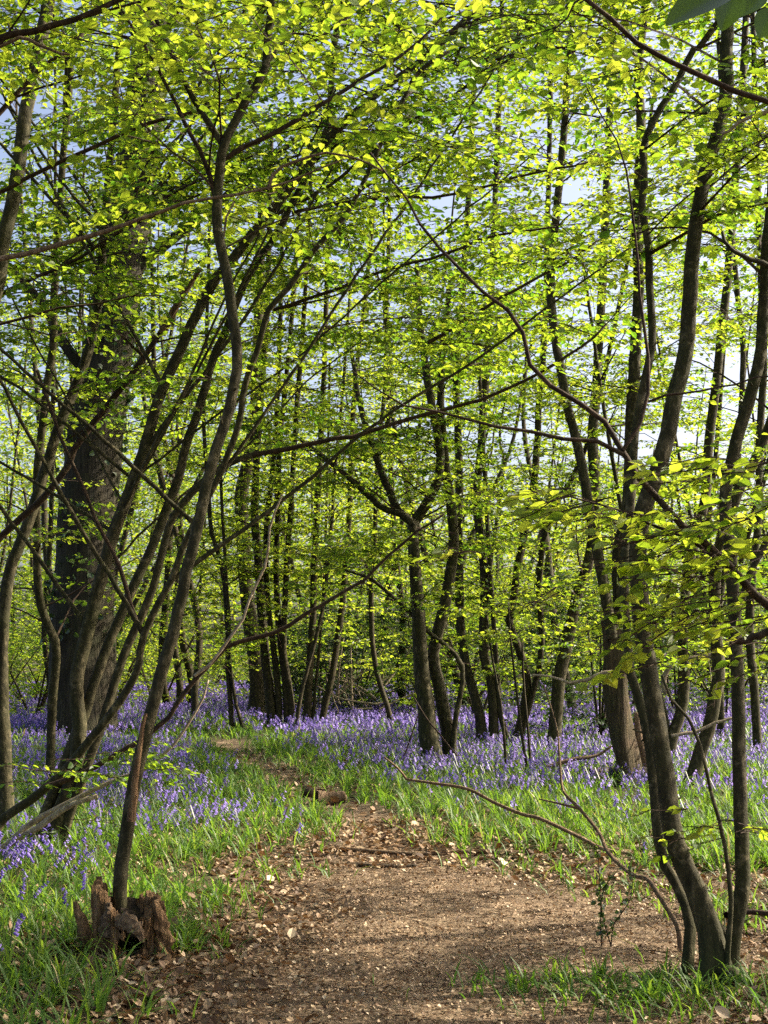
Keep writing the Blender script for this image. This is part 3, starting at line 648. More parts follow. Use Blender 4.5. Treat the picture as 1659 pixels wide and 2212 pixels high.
# --- right of centre
MID = [
 ('coppiced_tree', 'dark stool of three stems just right of the central forked tree', 22.5, [("1048,1615 1035,1540 1015,1469 1000,1400 993,1330 992,1243 990,1140 992,1043 990,943 985,820 995,700", 22, 10), ("1066,1615 1065,1520 1060,1469 1045,1418 1047,1293 1045,1220 1035,1143 1030,1068 1040,950 1050,800 1060,640", 22, 10), ("1104,1622 1092,1580 1080,1540 1075,1480", 12, 8)]),
 ('sapling', 'thin bare stick sapling between the dark stool and the paired sticks', 17.8, [("1097,1672 1085,1550 1072,1469 1060,1400 1052,1330", 7, 4)]),
 ('sapling', 'two thin sticks growing side by side from the bluebells right of centre', 18.0, [("1144,1668 1125,1570 1113,1469 1103,1380 1098,1300", 7, 4), ("1150,1668 1140,1570 1131,1469 1128,1380", 6, 4)]),
 ('slender_tree', 'slender dark tree with a slight lean right, behind the two thin sticks', 23., [("1108,1612 1134,1519 1139,1469 1120,1400 1100,1343 1110,1293 1120,1218 1135,1143 1150,1068 1160,968 1165,868 1175,740 1180,600", 19, 9), ("1110,1610 1150,1500 1170,1400 1165,1268 1175,1168 1190,1108 1230,1043 1265,968 1290,880", 14, 7)]),
 ('leaning_tree', 'single trunk rising right toward the split trunk, bluebells at its foot', 22.5, [("1195,1622 1200,1560 1204,1519 1207,1469 1215,1430 1230,1368 1245,1293 1270,1218 1282,1150 1285,1043 1280,960 1290,800 1300,640", 28, 13)]),
]
for nm, lab, Y, sts in MID:
    t = None
    for s_, w0, w1 in sts:
        p = foot(img(s_, Y, R.uniform(-.08, .08)))
        if t is None: t = Tree(nm, lab, 'tree', p[0], lod=1, bark='bark_far' if nm != 'leaning_tree' else 'bark')
        t.trunk(rise(p, 5.5) if nm != 'sapling' else p, W(w0, Y), W(w1, Y), .7 if nm != 'sapling' else .1)
    if nm != 'sapling':
        for st in t.stems: t.boughs(st, 5, .8, (.8, 1.8), (3, 5), .078, t1=.45)
    for st in t.stems: t.boughs(st, 19 if nm != 'sapling' else 2, 1.6, (1.1, 2.4) if nm != 'sapling' else (.4, .8), (3, 6), .08)
    t.finish()
# --- split rotten trunk
Y = 16.6
p = foot(img("1362,1694 1356,1650 1345,1600 1338,1544 1330,1469 1325,1368 1322,1340", Y))
t = Tree('split_trunk_tree', 'thick rotting trunk with cracked brown wood, carrying a pale lit stem and a dark one', 'tree', p[0], lod=0, bark='rotten_trunk')
t.trunk(p, W(56, Y), W(46, Y), .25, sides=22, bump=.1, label='cracked rotting brown lower trunk')
t.bark = 'bark'
t.trunk(img("1322,1380 1317,1343 1300,1243 1287,1168 1270,1083 1255,993 1230,893 1210,793 1195,700 1190,600 1200,480 1215,330 1225,180 1240,0", Y-.1), W(24, Y), W(14, Y), 0)
t.trunk(img("1345,1400 1340,1343 1337,1193 1355,1118 1362,1000 1365,900 1372,760 1380,620 1375,480 1385,300 1380,150 1395,0", Y), W(32, Y), W(18, Y), 0)
t.trunk(foot(img("1400,1690 1392,1640 1380,1590 1376,1540", Y+.2)), W(26, Y), W(14, Y), .3, name='bark_slab', m='dead', label='broken slab of bark leaning at the foot')
t.stems = t.stems[1:3]
t.branch(img("1328,1452 1300,1455 1270,1468 1230,1475 1195,1463 1150,1458", Y-.2), W(10, Y), W(4, Y), m='pale', name='dead_branch', stem=False, parent=t.root, label='crooked pale dead branch')
for st in t.stems: t.boughs(st, 21, 2.4, (1.2, 2.6), (4, 7), .076)
t.finish()
for nm, lab, Y, sts in [
 ('leaning_tree', 'tree leaning right behind the near stool, its foot in the bluebells', 16.6, [("1478,1698 1510,1634 1532,1570 1545,1500 1552,1450 1545,1330 1550,1200 1600,1050 1659,930", 30, 14)]),
 ('crooked_tree', 'crooked tree behind the near right stool, with a bend at middle height', 19., [("1445,1645 1450,1600 1470,1540 1478,1470 1475,1393 1485,1243 1515,1118 1527,1043 1530,968 1545,843 1560,700 1575,560", 24, 14), ("1450,1645 1440,1560 1420,1480 1400,1400", 14, 6)]),
 ('slender_tree', 'slender upright tree at the right edge beyond the near stool', 21., [("1640,1640 1630,1500 1620,1380 1625,1240 1640,1100 1640,950 1650,800 1645,650", 20, 11)]),
 ('leaning_tree', 'straight thin tree seen between the two right hand trunks, leaning slightly right', 24., [("1560,1610 1556,1500 1550,1350 1570,1200 1590,1050 1600,900 1605,750 1590,600", 16, 9)]),
 ]:
    t = None
    for s_, w0, w1 in sts:
        p = foot(img(s_, Y, .0))
        if t is None: t = Tree(nm, lab, 'tree', p[0], lod=1)
        t.trunk(rise(p, 5.5), W(w0, Y), W(w1, Y), .7)
    if 'foot in the bluebells' in lab: t.branch(img("1450,1590 1500,1582 1545,1562 1592,1548", Y-.2), W(8, Y), W(6, Y), m='pale', name='dead_branch', stem=False, label='dead low side branch')
    if lab.startswith('crooked tree'): t.branch(img("1440,1500 1432,1475 1445,1440 1475,1424 1520,1418 1560,1408", Y-.3), W(12, Y), W(9, Y), m='pale', name='dead_branch', stem=False, label='crooked pale low branch')
    for st in t.stems: t.boughs(st, 20, 2.2, (1.2, 2.7), (4, 7), .08); t.boughs(st, 5, .9, (.8, 1.6), (3, 5), .075, t1=.45)
    t.finish()

# --- near right coppice
Y = 7.05
t = Tree('coppiced_tree', 'near coppiced tree at lower right with curved stems rising from a mossy root', 'tree', gpt(1545, 2110))
p = foot(img("1552,2130 1537,2050 1520,1969 1497,1909 1465,1839 1447,1759 1435,1669 1420,1569 1405,1494 1398,1440 1390,1368 1382,1293 1378,1210 1385,1120 1410,1040 1430,990 1442,940 1455,868 1475,793 1485,743 1490,643 1497,543 1505,468 1520,383 1540,323 1555,268 1570,193 1570,93 1572,0", Y, .12))
t.trunk(rise(p, 4), W(53, Y), W(25, Y), 1.0, sides=20, taper=.45)
p = foot(img("1478,2090 1487,2030 1490,1994 1475,1934 1450,1894 1430,1849 1420,1794 1417,1740 1410,1669 1400,1594 1380,1509 1360,1450 1352,1343 1347,1243 1355,1143 1365,1043 1372,943 1388,843 1408,743 1404,643 1402,543 1395,493 1386,443 1393,383 1388,323 1404,278 1425,238 1455,193 1480,143 1500,103 1535,70", Y+.15, .25))
t.trunk(rise(p, 3), W(24, Y), W(14, Y), .3)
p = foot(img("1572,2095 1590,1994 1605,1919 1602,1819 1597,1669 1594,1469 1589,1393 1580,1218 1570,1143 1567,1068 1580,993 1602,918 1625,843 1645,743 1650,650 1657,520 1670,380", Y+.25, .2))
o3 = t.trunk(rise(p, 4), W(34, Y), W(20, Y), .3)
p = foot(img("1566,2090 1573,2030 1580,1969 1575,1894 1560,1794 1535,1709 1520,1639 1495,1564 1445,1504 1430,1460", Y-.05, .1))
t.trunk(p, W(13, Y), W(6, Y), .2)
t.trunk(foot(img("1600,2120 1575,2050 1545,1990 1515,1945", Y+.35)), W(30, Y), W(14, Y), .1, name='bough')
t.trunk(np.array([P(1545, 2105, Y), P(1575, 2100, Y-.05), P(1610, 2128, Y-.1), P(1650, 2150, Y-.15), P(1700, 2190, Y-.2)]), W(30, Y), W(34, Y), .1, name='root', label='mossy surface root at its foot')
t.branch(img("1590,1330 1610,1268 1640,1200 1680,1130", Y+.3), W(18, Y), W(14, Y), m='bark', parent=o3)
ss_ = t.stems; t.stems = [ss_[0], ss_[1], ss_[2], ss_[6]]
for st, n in zip(t.stems, (30, 15, 24, 4)): t.boughs(st, n, 3.7, (1.0, 2.2), (3, 6), .07)
t.finish()

# --- tree beyond the right edge whose limbs cross the view
Y = 5.6
t = Tree('overhanging_tree', 'tree beyond the right edge reaching a dark reddish limb with large leaves across the view', 'tree', np.array([2.55, 5.6]))
t.trunk(np.array([[2.55, 5.6, -.15], [2.5, 5.62, .6], [2.35, 5.6, 1.2], [2.3, 5.6, 2.2], [2.45, 5.5, 3.6], [2.7, 5.4, 5.0], [2.9, 5.6, 7.0]]), .07, .03, .4)
o = t.last; a = np.array([2.36, 5.6, 1.05])
t.branch(np.vstack([a, img("1659,1308 1630,1283 1580,1228 1505,1158 1445,1108 1395,1048 1360,1003 1345,973 1325,933 1280,893 1215,850 1170,813 1135,768 1128,715 1110,680 1070,655 995,585 935,520 900,470 875,425 830,370 800,330", Y, .15)]), W(25, Y), W(4, Y), parent=o)
t.branch(img("1345,973 1352,960 1375,928 1395,888 1400,843 1397,743 1382,650 1375,550 1367,475 1355,425 1352,370 1330,300 1295,240 1265,185", Y+.02, .1), W(9, Y), W(3, Y), parent=o)
t.branch(img("1400,868 1430,853 1480,850 1540,838 1659,813 1750,800", Y+.1), W(6, Y), W(3, Y), parent=o)
t.branch(img("1347,982 1310,958 1230,948 1155,933 1055,918 995,903 905,883 830,853 760,800", Y+.02, .2), W(11, Y), W(3, Y), parent=o)
t.branch(img("1560,1213 1505,1178 1430,1143 1355,1113 1305,1093 1255,1078 1215,1068", Y), W(10, Y), W(3, Y), parent=o)
Y2 = 5.0
t.branch(np.vstack([[2.6, 5.5, 4.0], [2.2, 5.2, 3.3], img("1700,232 1659,220 1610,205 1555,185 1495,160 1455,140 1405,110 1355,75 1310,35 1265,0 1200,-60", Y2)]), W(20, Y2), W(11, Y2), parent=o)
t.branch(img("1740,600 1659,573 1580,545 1560,500", 6.3), W(18, 6), W(8, 6), m='bark', parent=o)
t.branch(img("1720,190 1659,240 1600,262 1560,290", 6.6), W(14, 6), W(7, 6), m='pale', parent=o)
t.branch(img("1690,1352 1640,1372 1600,1385 1575,1380", 6.4), W(20, 6), W(14, 6), m='rot', parent=o, stem=False)
for (u, v, a, L, YY) in ((1560, 1200, 3.3, .34, 5.5), (1500, 1130, 2.9, .34, 5.6), (1440, 1120, 3.4, .36, 5.6), (1380, 1110, 2.7, .34, 5.6), (1320, 1075, 3.2, .36, 5.6), (1240, 1070, 3.0, .3, 5.6), (1600, 1010, 3.3, .45, 5.7), (1660, 1000, 3.1, .45, 5.5),
                        (1680, 1150, 3.3, .42, 5.4), (1640, 1230, 3.5, .4, 5.5), (1560, 1300, 3.1, .45, 5.7), (1500, 1330, 3.0, .45, 5.7), (1430, 1340, 3.4, .36, 5.7), (1650, 1330, 3.0, .45, 5.4), (1690, 1400, 3.2, .4, 5.5),
                        (1470, 1230, 3.6, .34, 5.5), (1400, 1210, 2.6, .24, 5.5), (1560, 1270, 2.8, .3, 5.4), (1690, 1080, 2.9, .4, 5.5), (1010, 1190, 3.1, .18, 5.9), (1220, 1290, 3.1, .16, 5.8), (1480, 1810, 2.9, .2, 6.9), (1600, 1800, .3, .3, 6.9), (1560, 1810, 3.2, .25, 6.9),
                        (1690, 1290, 3.2, .4, 5.6), (1620, 1120, 3.2, .4, 5.6)):
    for q in range(3): t.add_spray(P(u+R.normal(0, 22)*(q > 0), v+R.normal(0, 26)*(q > 0), YY+R.normal(0, .15)), np.array([math.cos(a+R.normal(0, .4)*(q > 0)), math.sin(a), R.uniform(-.35, .1)]), L, .066)
t.stems = t.stems[:1]+t.stems[5:7]
for st, n in zip(t.stems, (9, 5, 3)): t.boughs(st, n, 3.6, (.7, 1.5), (3, 5), .06, azbias=2.6)
# big near leaves hanging into the top right corner
for (u0, v0, u1, v1, Yn, wr) in ((1592, -25, 1436, 40, 1.9, .30), (1590, -18, 1560, 62, 1.95, .33), (1650, -10, 1600, 30, 2.3, .36), (1680, 20, 1640, 78, 2.2, .4)):
    b = P(u0, v0, Yn); e = P(u1, v1, Yn-.01); d = e-b; Ln = np.linalg.norm(d); d = d/Ln; nrm = norm(np.array([.15, -.75, .75])-d*np.dot(d, np.array([.15, -.75, .75]))); sd = np.cross(nrm, d)
    mb = MB(); nu, nv = 25, 9; uu = np.linspace(0, 1, nu); V = []
    for x in uu:
        w = wr*Ln*(np.sin(np.pi*min(x, 1)**.8)**.75)*1.0
        for y in np.linspace(-1, 1, nv):
            V.append(b+d*Ln*(x+.05*(1-abs(y))*0)+sd*w*y+nrm*(abs(y)*w*.25-.10*Ln*x*x+.002*Ln*math.sin((x-.25*abs(y))*60)*(abs(y)**.3)))
    ii = np.arange(nu*nv).reshape(nu, nv); q = np.stack([ii[:-1, :-1], ii[1:, :-1], ii[1:, 1:], ii[:-1, 1:]], -1).reshape(-1, 4)
    mb.add(np.array(V), q, None, 0, np.full(nu*nv, .3)); mb.build('leaf', M['ivy'], t.root, t.base)['label'] = 'large dark green ribbed leaf close to the viewer'
t.branch(np.array([[2.3, 5.4, 3.6], [1.6, 3.6, 3.1], P(1700, -60, 2.2), P(1592, -26, 1.93)]), .012, .002, parent=o, stem=False)
t.finish()

for x, y, lab, n in ((4.6, 9.6, 'slim unseen tree added beyond the right edge past the near stool to shade the path', 16), (4.7, 7.5, 'low spreading unseen tree added beyond the right edge to shade the path foreground', 17)):  # off-frame trees added so their crowns throw shade on the path
    t = Tree('added_shade_tree', lab, 'tree', (x, y), lod=1); z = np.array([-.2, 1, 2.5, 4, 5.5, 7, 8.5])
    t.trunk(np.stack([x+.06*z+np.cumsum(R.normal(0, .08, 7)), y+.02*z+np.cumsum(R.normal(0, .08, 7)), z], 1), .09, .03, .4)
    for st in t.stems: t.boughs(st, int(n*2.4), 2.9, (1.2, 2.6), (6, 8), .09, t1=.78)
    t.finish()
for x, y, hh, lab in ((-4.6, 5.0, 11, 'tall unseen tree added beyond the left edge near the stump to block sky light'), (-2.4, -1.5, 12, 'tall unseen tree added behind the viewpoint on the left to block sky light'), (1.6, -3.2, 12, 'tall unseen tree added behind the viewpoint on the right to block sky light'), (-5.6, 10.5, 12, 'tall unseen tree added beyond the left edge past the coppiced stool to block sky light')):  # unseen trees added around the camera to cut sky light from overhead
    t = Tree('added_sky_block_tree', lab, 'tree', (x, y), lod=2); z = np.array([-.2, 1, 3, 5, 7, 9, hh])
    t.trunk(np.stack([x+.05*z+np.cumsum(R.normal(0, .08, 7)), y+.08*z+np.cumsum(R.normal(0, .08, 7)), z], 1), .12, .03, .6)
    for st in t.stems: t.boughs(st, 55, 6.2, (2.5, 5.0), (6, 9), .12, keep=True)
    t.finish()
# ------------------------------------------------------------------ stump
def build_stump():
    g = gpt(268, 2078); c = np.array([g[0], g[1]+.16, float(hgt(g[0], g[1]+.16))])
    root = thing('rotten_stump', c, 'hollow rotten stump with jagged orange brown walls at the lower left', 'stump'); root.scale = (.93, .93, .93)
    na, nz = 170, 42; th = np.arange(na)/na*2*np.pi
    hk = np.radians([0, 30, 60, 90, 125, 150, 175, 200, 225, 250, 275, 300, 330, 360]); hv = [.28, .30, .31, .24, .25, .33, .39, .37, .29, .24, .22, .19, .28, .28]
    h = np.interp(th, hk, hv)+.05*(vnoise(th*9, th*0)-.5)+.05*(vnoise(th*22+50, th*0+4)-.5)+.035*(vnoise(th*60+5, th*0+8)-.5)
    def wall(r0, sgn, mb, hole=True):
        z = np.linspace(0, 1, nz)
        T, Zf = np.meshgrid(th, z); Hh = np.tile(h, (nz, 1)); Zz = -.08+(Hh+.08)*Zf
        rr = r0*(1+.22*np.exp(-np.maximum(Zz, 0)/.07)*(1+.5*np.sin(3*T+1)))*(1+.07*np.sin(4*T+.5)+.05*np.sin(7*T+2))
        rr += sgn*(.028*(vnoise(T*7, Zf*2.2+3)-.5)+.022*(vnoise(T*16+9, Zf*3+7)-.5)+.016*(vnoise(T*34, Zf*6)-.5)+.010*(vnoise(T*90, Zf*14)-.5))
        x = rr*np.cos(T)-.05*Zf*np.cos(T)*(np.cos(T) < 0)*-.6; y = rr*np.sin(T)*.85
        V = np.stack([x, y, Zz], -1)
        idx = np.arange(na*nz).reshape(nz, na); nx = np.roll(idx, -1, 1)
        q = np.stack([idx[:-1], nx[:-1], nx[1:], idx[1:]], -1)
        if hole:
            cx = np.degrees(T[:-1]); zc = Zz[:-1]
            wob = 6*np.sin(zc*60)+5*np.sin(T[:-1]*30)
            k = ~((np.abs(cx-283)+wob < 24-90*np.abs(zc-.10)) & (zc < .17)); q = q[k]
        mb.add(V.reshape(-1, 3), q.reshape(-1, 4), None, 0); return V
    mb = MB(); Vo = wall(.165, 1, mb); n0 = mb.n; Vi = wall(.125, -1, mb)
    # torn top edge joining the two walls
    top = (nz-1)*na+np.arange(na); q = np.stack([top, np.roll(top, -1), n0+np.roll(top, -1), n0+top], -1)
    mb.q.append(q); mb.qm.append(np.zeros(na))
    mb.build('stump_wall', M['stump'], root, smooth=False)
    core = MB(); ar, rn = 40, 8; V = []
    for i in range(rn):
        for j in range(ar):
            a = j/ar*6.283; r = .15*i/(rn-1); V.append([r*math.cos(a), r*.85*math.sin(a), .17+.05*float(vnoise(np.array([i*.9+2]), np.array([math.sin(a)*2.]))[0])+.07*math.sin(a)*i/(rn-1)-.03*math.cos(a)])
    ii = np.arange(ar*rn).reshape(rn, ar); nx = np.roll(ii, -1, 1); core.add(V, np.stack([ii[:-1], nx[:-1], nx[1:], ii[1:]], -1).reshape(-1, 4))
    core.build('rotten_core', M['rot'], root, smooth=False)
    # leaning splinter at its left, knots at its right, torn flap over the hole
    def slab(pts, w, th_, m, name, seed):
        r = np.random.default_rng(seed); p = catmull(np.array(pts), 14); mb = MB(); V = []; ns = 8
        d = norm(np.gradient(p, axis=0)); sdv = norm(np.cross(d, np.array([0, -1., .2])))
        nn = np.cross(sdv, d)
        for i in range(14):
            ww = np.interp(i, np.arange(len(w))*13/(len(w)-1), w)
            for k in range(ns):
                a = k/ns*6.283; V.append(p[i]+sdv[i]*ww*math.cos(a)*(1+.3*r.normal()*.6)+nn[i]*th_*math.sin(a)*(1+.3*r.normal()))
        ii = np.arange(14*ns).reshape(14, ns); nx = np.roll(ii, -1, 1); q = np.stack([ii[:-1], nx[:-1], nx[1:], ii[1:]], -1).reshape(-1, 4)
        mb.add(V, q, [[ii[-1, k], ii[-1, (k+1) % ns], ii[-1, 0]] for k in range(1, ns-1)]); mb.build(name, M[m], root, smooth=False)
    slab([(-.19, -.06, -.05), (-.21, -.07, .07), (-.25, -.07, .18), (-.295, -.06, .30)], (.045, .04, .034, .01), .018, 'stump', 'splinter', 1)
    slab([(-.05, -.155, .22), (.02, -.185, .21), (.07, -.195, .17), (.105, -.20, .11)], (.03, .045, .04, .008), .014, 'dead', 'splinter', 2)
    slab([(.19, -.06, -.06), (.20, -.07, .08), (.17, -.06, .2), (.14, -.03, .30)], (.07, .05, .04, .02), .03, 'stump', 'splinter', 3)
    slab([(.24, -.10, -.06), (.20, -.10, .02), (.16, -.08, .12)], (.03, .03, .015), .025, 'stump', 'splinter', 4)
    slab([(-.11, -.10, .12), (-.105, -.11, .2), (-.10, -.10, .30)], (.04, .035, .012), .02, 'dead', 'splinter', 5)
build_stump()

# ------------------------------------------------------------------ fallen wood
def wood(name, label, cat, lines, m='pale', sides=8):
    """lines: list of (points, r0, r1)"""
    b = np.array(lines[0][0][0]); root = None; mb = MB()
    for pts, r0, r1 in lines:
        n = max(10, len(pts)*4); tube(mb, catmull(pts, n), np.linspace(r0, r1, n), sides, 0, .08)
    o = mb.build(name, M[m], None, b); o.location = tuple(b); return tag(o, label, cat)
def lay(s, Ys, hs=None):
    pp = S2(s); return np.array([P(u, v, y) for (u, v), y in zip(pp, Ys)])
def onground(s, dz):
    out = []
    for u, v in S2(s):
        g = gpt(u, v); out.append([g[0], g[1], float(gz(np.array([g[0]]), np.array([g[1]]))[0])+dz])
    return np.array(out)
wood('fallen_branch', 'long thin fallen branch slanting down through the bluebells to the ground right of the path', 'fallen branch',
     [(lay("1400,1850 1309,1836 1254,1809 1169,1769 1129,1759 1069,1734 1009,1704 929,1691 879,1684", np.linspace(10.75, 11.6, 9)), W(9, 11), W(6, 11)),
      (lay("879,1684 860,1660 830,1635", (11.6, 11.6, 11.6)), W(6, 11), W(3, 11))], 'dead')
wood('bent_branch', 'kinked bare branch reaching from the near stool up and left across the bluebells', 'fallen branch',
     [(np.vstack([onground("1470,2040", -.05), lay("1467,2011 1449,1974 1424,1934 1399,1899 1369,1891 1334,1864 1309,1834 1294,1799 1254,1749 1224,1719 1214,1699 1209,1644 1202,1569 1174,1479", np.linspace(7.75, 8.9, 14))]), W(13, 8), W(3, 8)),
      (lay("1252,1747 1209,1736 1164,1726", (8.5, 8.5, 8.6)), W(6, 8), W(3, 8))], 'dead')
wood('fallen_stick', 'straight thin pole lying across the path at the edge of the grass', 'stick', [(onground("735,1836 900,1841 1020,1843 1155,1846", .014), .02, .013)], 'dead')
wood('fallen_stick', 'short dark stick on bare ground in front of the long pole', 'stick', [(onground("770,1862 830,1864 900,1862", .01), .018, .01)], 'rot')
wood('short_log', 'short pale log lying where the narrow path bends', 'log', [(onground("683,1737 710,1735 745,1733", .06), .075, .055)], 'dead', 12)
wood('short_log', 'small dark stub of wood behind the short pale log on the bend', 'log', [(onground("655,1722 668,1722 680,1721", .06), .07, .05)], 'rot', 12)
wood('rotten_log', 'dark rotten log lying in bluebells against the split trunk', 'log', [(onground("1275,1694 1310,1690 1345,1692 1400,1698", .08), .10, .13)], 'rot', 14)
wood('bare_branch', 'pale bare branch lying on bluebells left of the split trunk', 'fallen branch', [(lay("1155,1672 1190,1655 1240,1640 1290,1632 1320,1612", (17.5,)*5), .03, .015)], 'dead')
wood('leaning_stick', 'thin bare stick slanting over bluebells at the foot of the forked tree', 'stick', [(lay("1025,1670 985,1630 945,1580 920,1550 890,1500", (18.6,)*5), .012, .01), (lay("870,1640 885,1600 905,1540", (18.6,)*3), .012, .008)], 'branch')
wood('leaning_stick', 'thin dark stick among bluebells near the far coppiced poles', 'stick', [(lay("735,1640 715,1605 680,1583", (24.,)*3), .012, .008)], 'branch')
wood('bare_branch', 'reddish curved branch lying on leaf litter at the right edge', 'fallen branch', [(onground("1570,2010 1600,2003 1640,2005 1680,2010", .12), .02, .015)], 'branch')
# brushwood heap in the distance
lines = []
for i in range(34):
    a = P(R.uniform(715, 840), R.uniform(1475, 1545), 31+R.uniform(-1.5, 1.5)); d = np.array([R.normal(0, .9), R.normal(0, .5), R.uniform(.1, .9)]); d = d/np.linalg.norm(d)*R.uniform(.6, 1.7)
    lines.append((np.array([a, a+d*.5+R.normal(0, .1, 3), a+d+R.normal(0, .15, 3)]), R.uniform(.012, .03), .008))
wood('brushwood_heap', 'tangled heap of dead pale branches behind the bluebells left of centre', 'brushwood', lines, 'pale', 5)
# thin small-leaved climber at right of the path
g = gpt(1300, 2050); t = Tree('honeysuckle_plant', 'thin wiry plant with tiny dark leaves standing right of the path', 'plant', g, lod=0, bark='branch')
for s_ in ("1300,2060 1298,2000 1297,1940 1294,1880 1292,1850", "1320,2050 1325,2000 1345,1970 1362,1940 1366,1900 1360,1880", "1320,2010 1300,1970 1305,1920 1335,1880"):
    t.trunk(foot(img(s_, 7.8), .03), .004, .002, 0, sides=5, name='stem')
    pp = t.stems[-1][0]; k = R.integers(2, len(pp), 40); leaves(t.crown, pp[k]+R.normal(0, .012, (40, 3)), R.normal(0, 1, (40, 3)), R.normal(0, 1, (40, 3))+np.array([0, 0, 1]), R.uniform(.02, .035, 40), wr=.42)
t.crown_name = 'leaves'; t.finish(leafm='ivy')

# ------------------------------------------------------------------ background wood
def back_tree(x, y, h, nst, nb, lab, group, size, sp=(4, 7), name='background_tree'):
    t = Tree(name, lab, 'tree', (x, y), group, lod=2, bark='bark_far')
    for k in range(nst):
        lean = R.normal(0, .19, 2)+np.array([.06, 0]); a = R.uniform(0, 6.28); off = .2*np.array([math.cos(a), math.sin(a)])*(nst > 1)
        z0 = float(hgt(x, y)); zz = np.array([-.2, .6, 2, 4, 6.5, h*.75, h]); pts = np.stack([x+off[0]*(1+zz*.25)+lean[0]*zz+np.cumsum(R.normal(0, .17, 7)), y+off[1]*(1+zz*.25)+lean[1]*zz, z0+zz], 1)
        t.trunk(pts, R.uniform(.05, .11), .015, .3, sides=6)
    for st in t.stems: t.boughs(st, max(3, nb//nst), 1.0, (1.4, 3.2), sp, size, t1=.85)
    t.finish()
taken = [tt.location for tt in bpy.data.objects if tt.get('category') == 'tree']
cnt = 0; tries = 0; placed = [(l.x, l.y) for l in taken]
while cnt < 38 and tries < 6000:
    tries += 1; y = math.sqrt(random.uniform(24**2, 58**2)); x = random.uniform(-1, 1)*(y*.27*1.2+1.5)
    if abs(x+1.5) < 1.2 and y < 30: continue
    if any((x-a)**2+(y-b)**2 < (1.7 if y < 34 else 2.6)**2 for a, b in placed): continue
    placed.append((x, y)); cnt += 1
    nst = random.choice((1, 1, 2, 3, 4)); h = random.uniform(12, 20) if not 950 < CU+x/y*FPX < 1380 else random.uniform(9, 13)
    if nst == 1: back_tree(x, y, h, 1, int(2.3*h), 'single stemmed slender tree in the background wood beyond the bluebells', 'single stemmed trees in the background wood', .095)
    else: back_tree(x, y, h, nst, int(3.2*h), 'many stemmed tree in the background wood beyond the bluebells', 'many stemmed trees in the background wood', .095)
# undergrowth bushes
def bush(x, y, w, h, n, leafm, lab, name, group=None, size=.09):
    t = Tree(name, lab, 'bush', (x, y), group, lod=2, bark='bark_far')
    for k in range(5):
        a = random.uniform(0, 6.28); t.trunk(np.array([[x, y, -.1], [x+.2*w*math.cos(a), y+.2*w*math.sin(a), h*.4], [x+.4*w*math.cos(a), y+.4*w*math.sin(a), h*.8]]), .03, .01, 0, sides=5, name='stem')
    for k in range(n):
        a = random.uniform(0, 6.28); rr_ = math.sqrt(random.random()); z = h*random.uniform(.05, 1); q = w*.5*rr_*math.sqrt(max(.05, 1-(z/h)**2*.8))
        t.add_spray(np.array([x+q*math.cos(a), y+q*math.sin(a), z]), np.array([math.cos(a), math.sin(a), random.uniform(-.2, .4)]), random.uniform(.4, .8), size*random.uniform(.8, 1.2))
    t.finish(leafm=leafm, drop=.1)
def bp(u, Y): return (u-CU)/FPX*Y
for u, Yb, w, h, n, lm, lab in ((775, 32.6, 4.2, 2.5, 420, 'holly', 'dark holly bush behind the brushwood heap'), (690, 33, 2.8, 1.8, 240, 'holly', 'dark low bush behind the far coppiced poles'),
        (1290, 24.5, 2.4, 2.8, 300, 'holly', 'dark green bush left of the split trunk'), (1560, 30, 3.0, 2.5, 170, 'holly', 'dark green bush behind the right hand trunks'), (1000, 33, 3.4, 2.1, 260, 'holly', 'dark bush behind the central forked tree')):
    bush(bp(u, Yb), Yb, w, h, n, lm, lab, 'holly_bush')
for i in range(15):
    Yb = 29.5+(i*4.7) % 9; u = -60+1800*((i*0.618034+.37) % 1)
    if 420 < u < 620: continue
    bush(bp(u, Yb), Yb, 3.2, random.uniform(2.0, 4.2), 130, 'leaf', 'tall leafy green shrub standing among the far stems just behind the bluebells', 'leafy_shrub', 'leafy shrubs among the far stems', .09)
for i in range(22):
    Yb = 37+(i*7.3) % 17; u = -120+1900*((i*0.381966+.1) % 1)
    bush(bp(u, Yb), Yb, 3.4, random.uniform(1.6, 2.9), 120, 'leaf', 'bright green leafy bush in the undergrowth beyond the bluebells', 'leafy_bush', 'leafy bushes beyond the bluebells', .11)
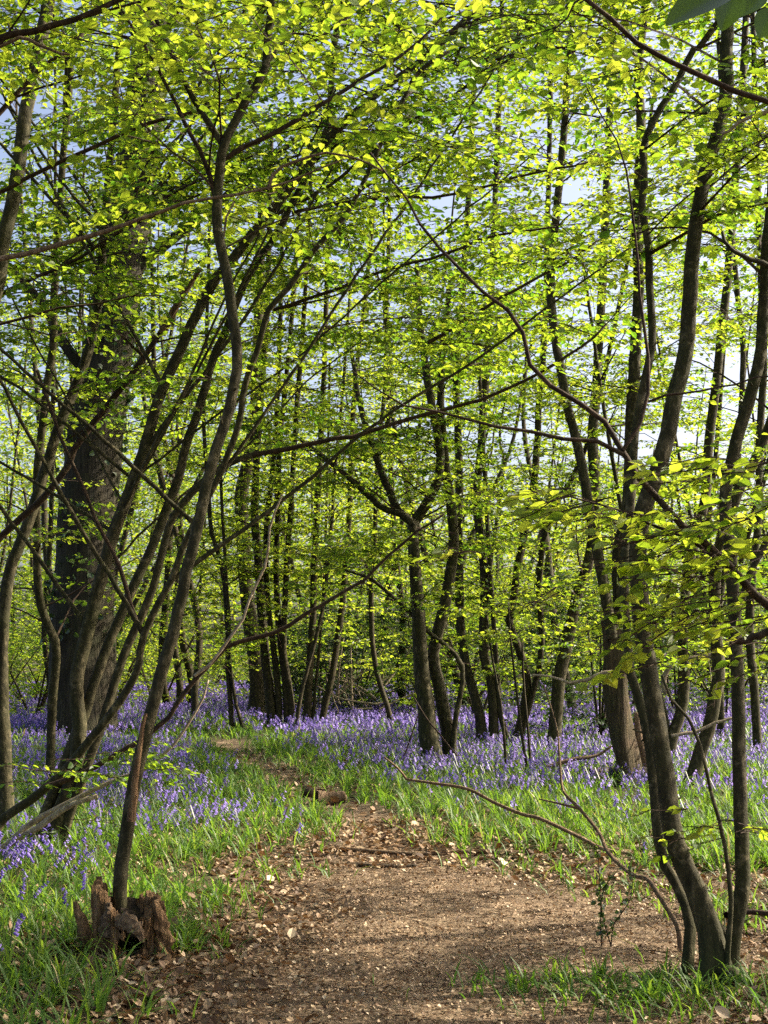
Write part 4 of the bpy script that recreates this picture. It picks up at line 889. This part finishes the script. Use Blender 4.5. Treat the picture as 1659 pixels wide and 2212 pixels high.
# far wood, one mass
def far_wood():
    mb = MB(); n = 120000
    y = R.uniform(58, 84, n); x = R.uniform(-1, 1, n)*(y*.27*1.3+2)
    hmax = 5.5+5.5*fbm(x*.16+30, y*.12)+6*ss(4, -10, x); z = hmax*R.random(n)**.8
    k = fbm(x*.45+z*.3, z*.8+y*.3) > .40; x, y, z = x[k], y[k], z[k]; n = len(x)
    z = np.round(z/.33+R.normal(0, .22, n))*.33
    leaves(mb, np.stack([x, y, z+.05], 1), np.stack([R.normal(0, 1, n), R.normal(0, 1, n), R.normal(0, .3, n)], 1), np.array([0, 0, 1.])+R.normal(0, .5, (n, 3)), R.uniform(.16, .28, n), wr=.4, hexa=False, tint=R.random(n))
    T = 100; yy = R.uniform(57, 84, T); xx = R.uniform(-1, 1, T)*(yy*.27*1.3+2); zz = np.linspace(-.2, 10, 6)
    pts = np.stack([xx[:, None]+R.normal(0, .12, (T, 1))*zz+np.cumsum(R.normal(0, .1, (T, 6)), 1), yy[:, None]+0*zz, np.tile(zz, (T, 1))], -1)
    twigs(mb, pts, R.uniform(.07, .15, T), np.full(T, .03), 1)
    tag(mb.build('distant_woodland', [M['leaf'], M['bark_far']], smooth=False), 'far bright green mass of woodland closing the view', 'woodland', kind='stuff')
far_wood()

# ------------------------------------------------------------------ camera, light
cam = bpy.data.cameras.new('camera'); co = bpy.data.objects.new('camera', cam); COL.objects.link(co)
cam.sensor_fit = 'VERTICAL'; cam.sensor_height = 36; cam.sensor_width = 36; cam.lens = 50; cam.clip_end = 1000; cam.clip_start = .05
co.location = (0, 0, EYE); co.rotation_euler = (rad(90)+PITCH, 0, 0); SC.camera = co
AZ, EL = rad(73), rad(36)
sd = Vector((math.sin(AZ)*math.cos(EL), math.cos(AZ)*math.cos(EL), math.sin(EL)))
sun = bpy.data.lights.new('sun', 'SUN'); so = bpy.data.objects.new('sun', sun); COL.objects.link(so)
sun.energy = 5.0; sun.angle = rad(.5); sun.color = (1, .90, .72); so.rotation_euler = sd.to_track_quat('Z', 'Y').to_euler(); so.location = (20, 10, 30)
w = bpy.data.worlds.new('World'); SC.world = w; w.use_nodes = True; nt = w.node_tree; nt.nodes.clear()
sk = nt.nodes.new('ShaderNodeTexSky'); sk.sky_type = 'NISHITA'; sk.sun_disc = False; sk.sun_elevation = EL; sk.sun_rotation = AZ; sk.dust_density = 5; sk.ozone_density = .2; sk.air_density = .6
bg = nt.nodes.new('ShaderNodeBackground'); bg.inputs[1].default_value = .125; ou = nt.nodes.new('ShaderNodeOutputWorld')
nt.links.new(sk.outputs[0], bg.inputs[0]); nt.links.new(bg.outputs[0], ou.inputs[0])
SC.view_settings.view_transform = 'Standard'; SC.view_settings.look = 'None'; SC.view_settings.gamma = 1; SC.view_settings.exposure = 1.45
c = SC.cycles; c.max_bounces = 7; c.diffuse_bounces = 4; c.glossy_bounces = 2; c.transmission_bounces = 5; c.transparent_max_bounces = 4
c.use_denoising = False; c.sample_clamp_indirect = 6; c.caustics_reflective = False; c.caustics_refractive = False
c.use_adaptive_sampling = True; c.adaptive_threshold = .02
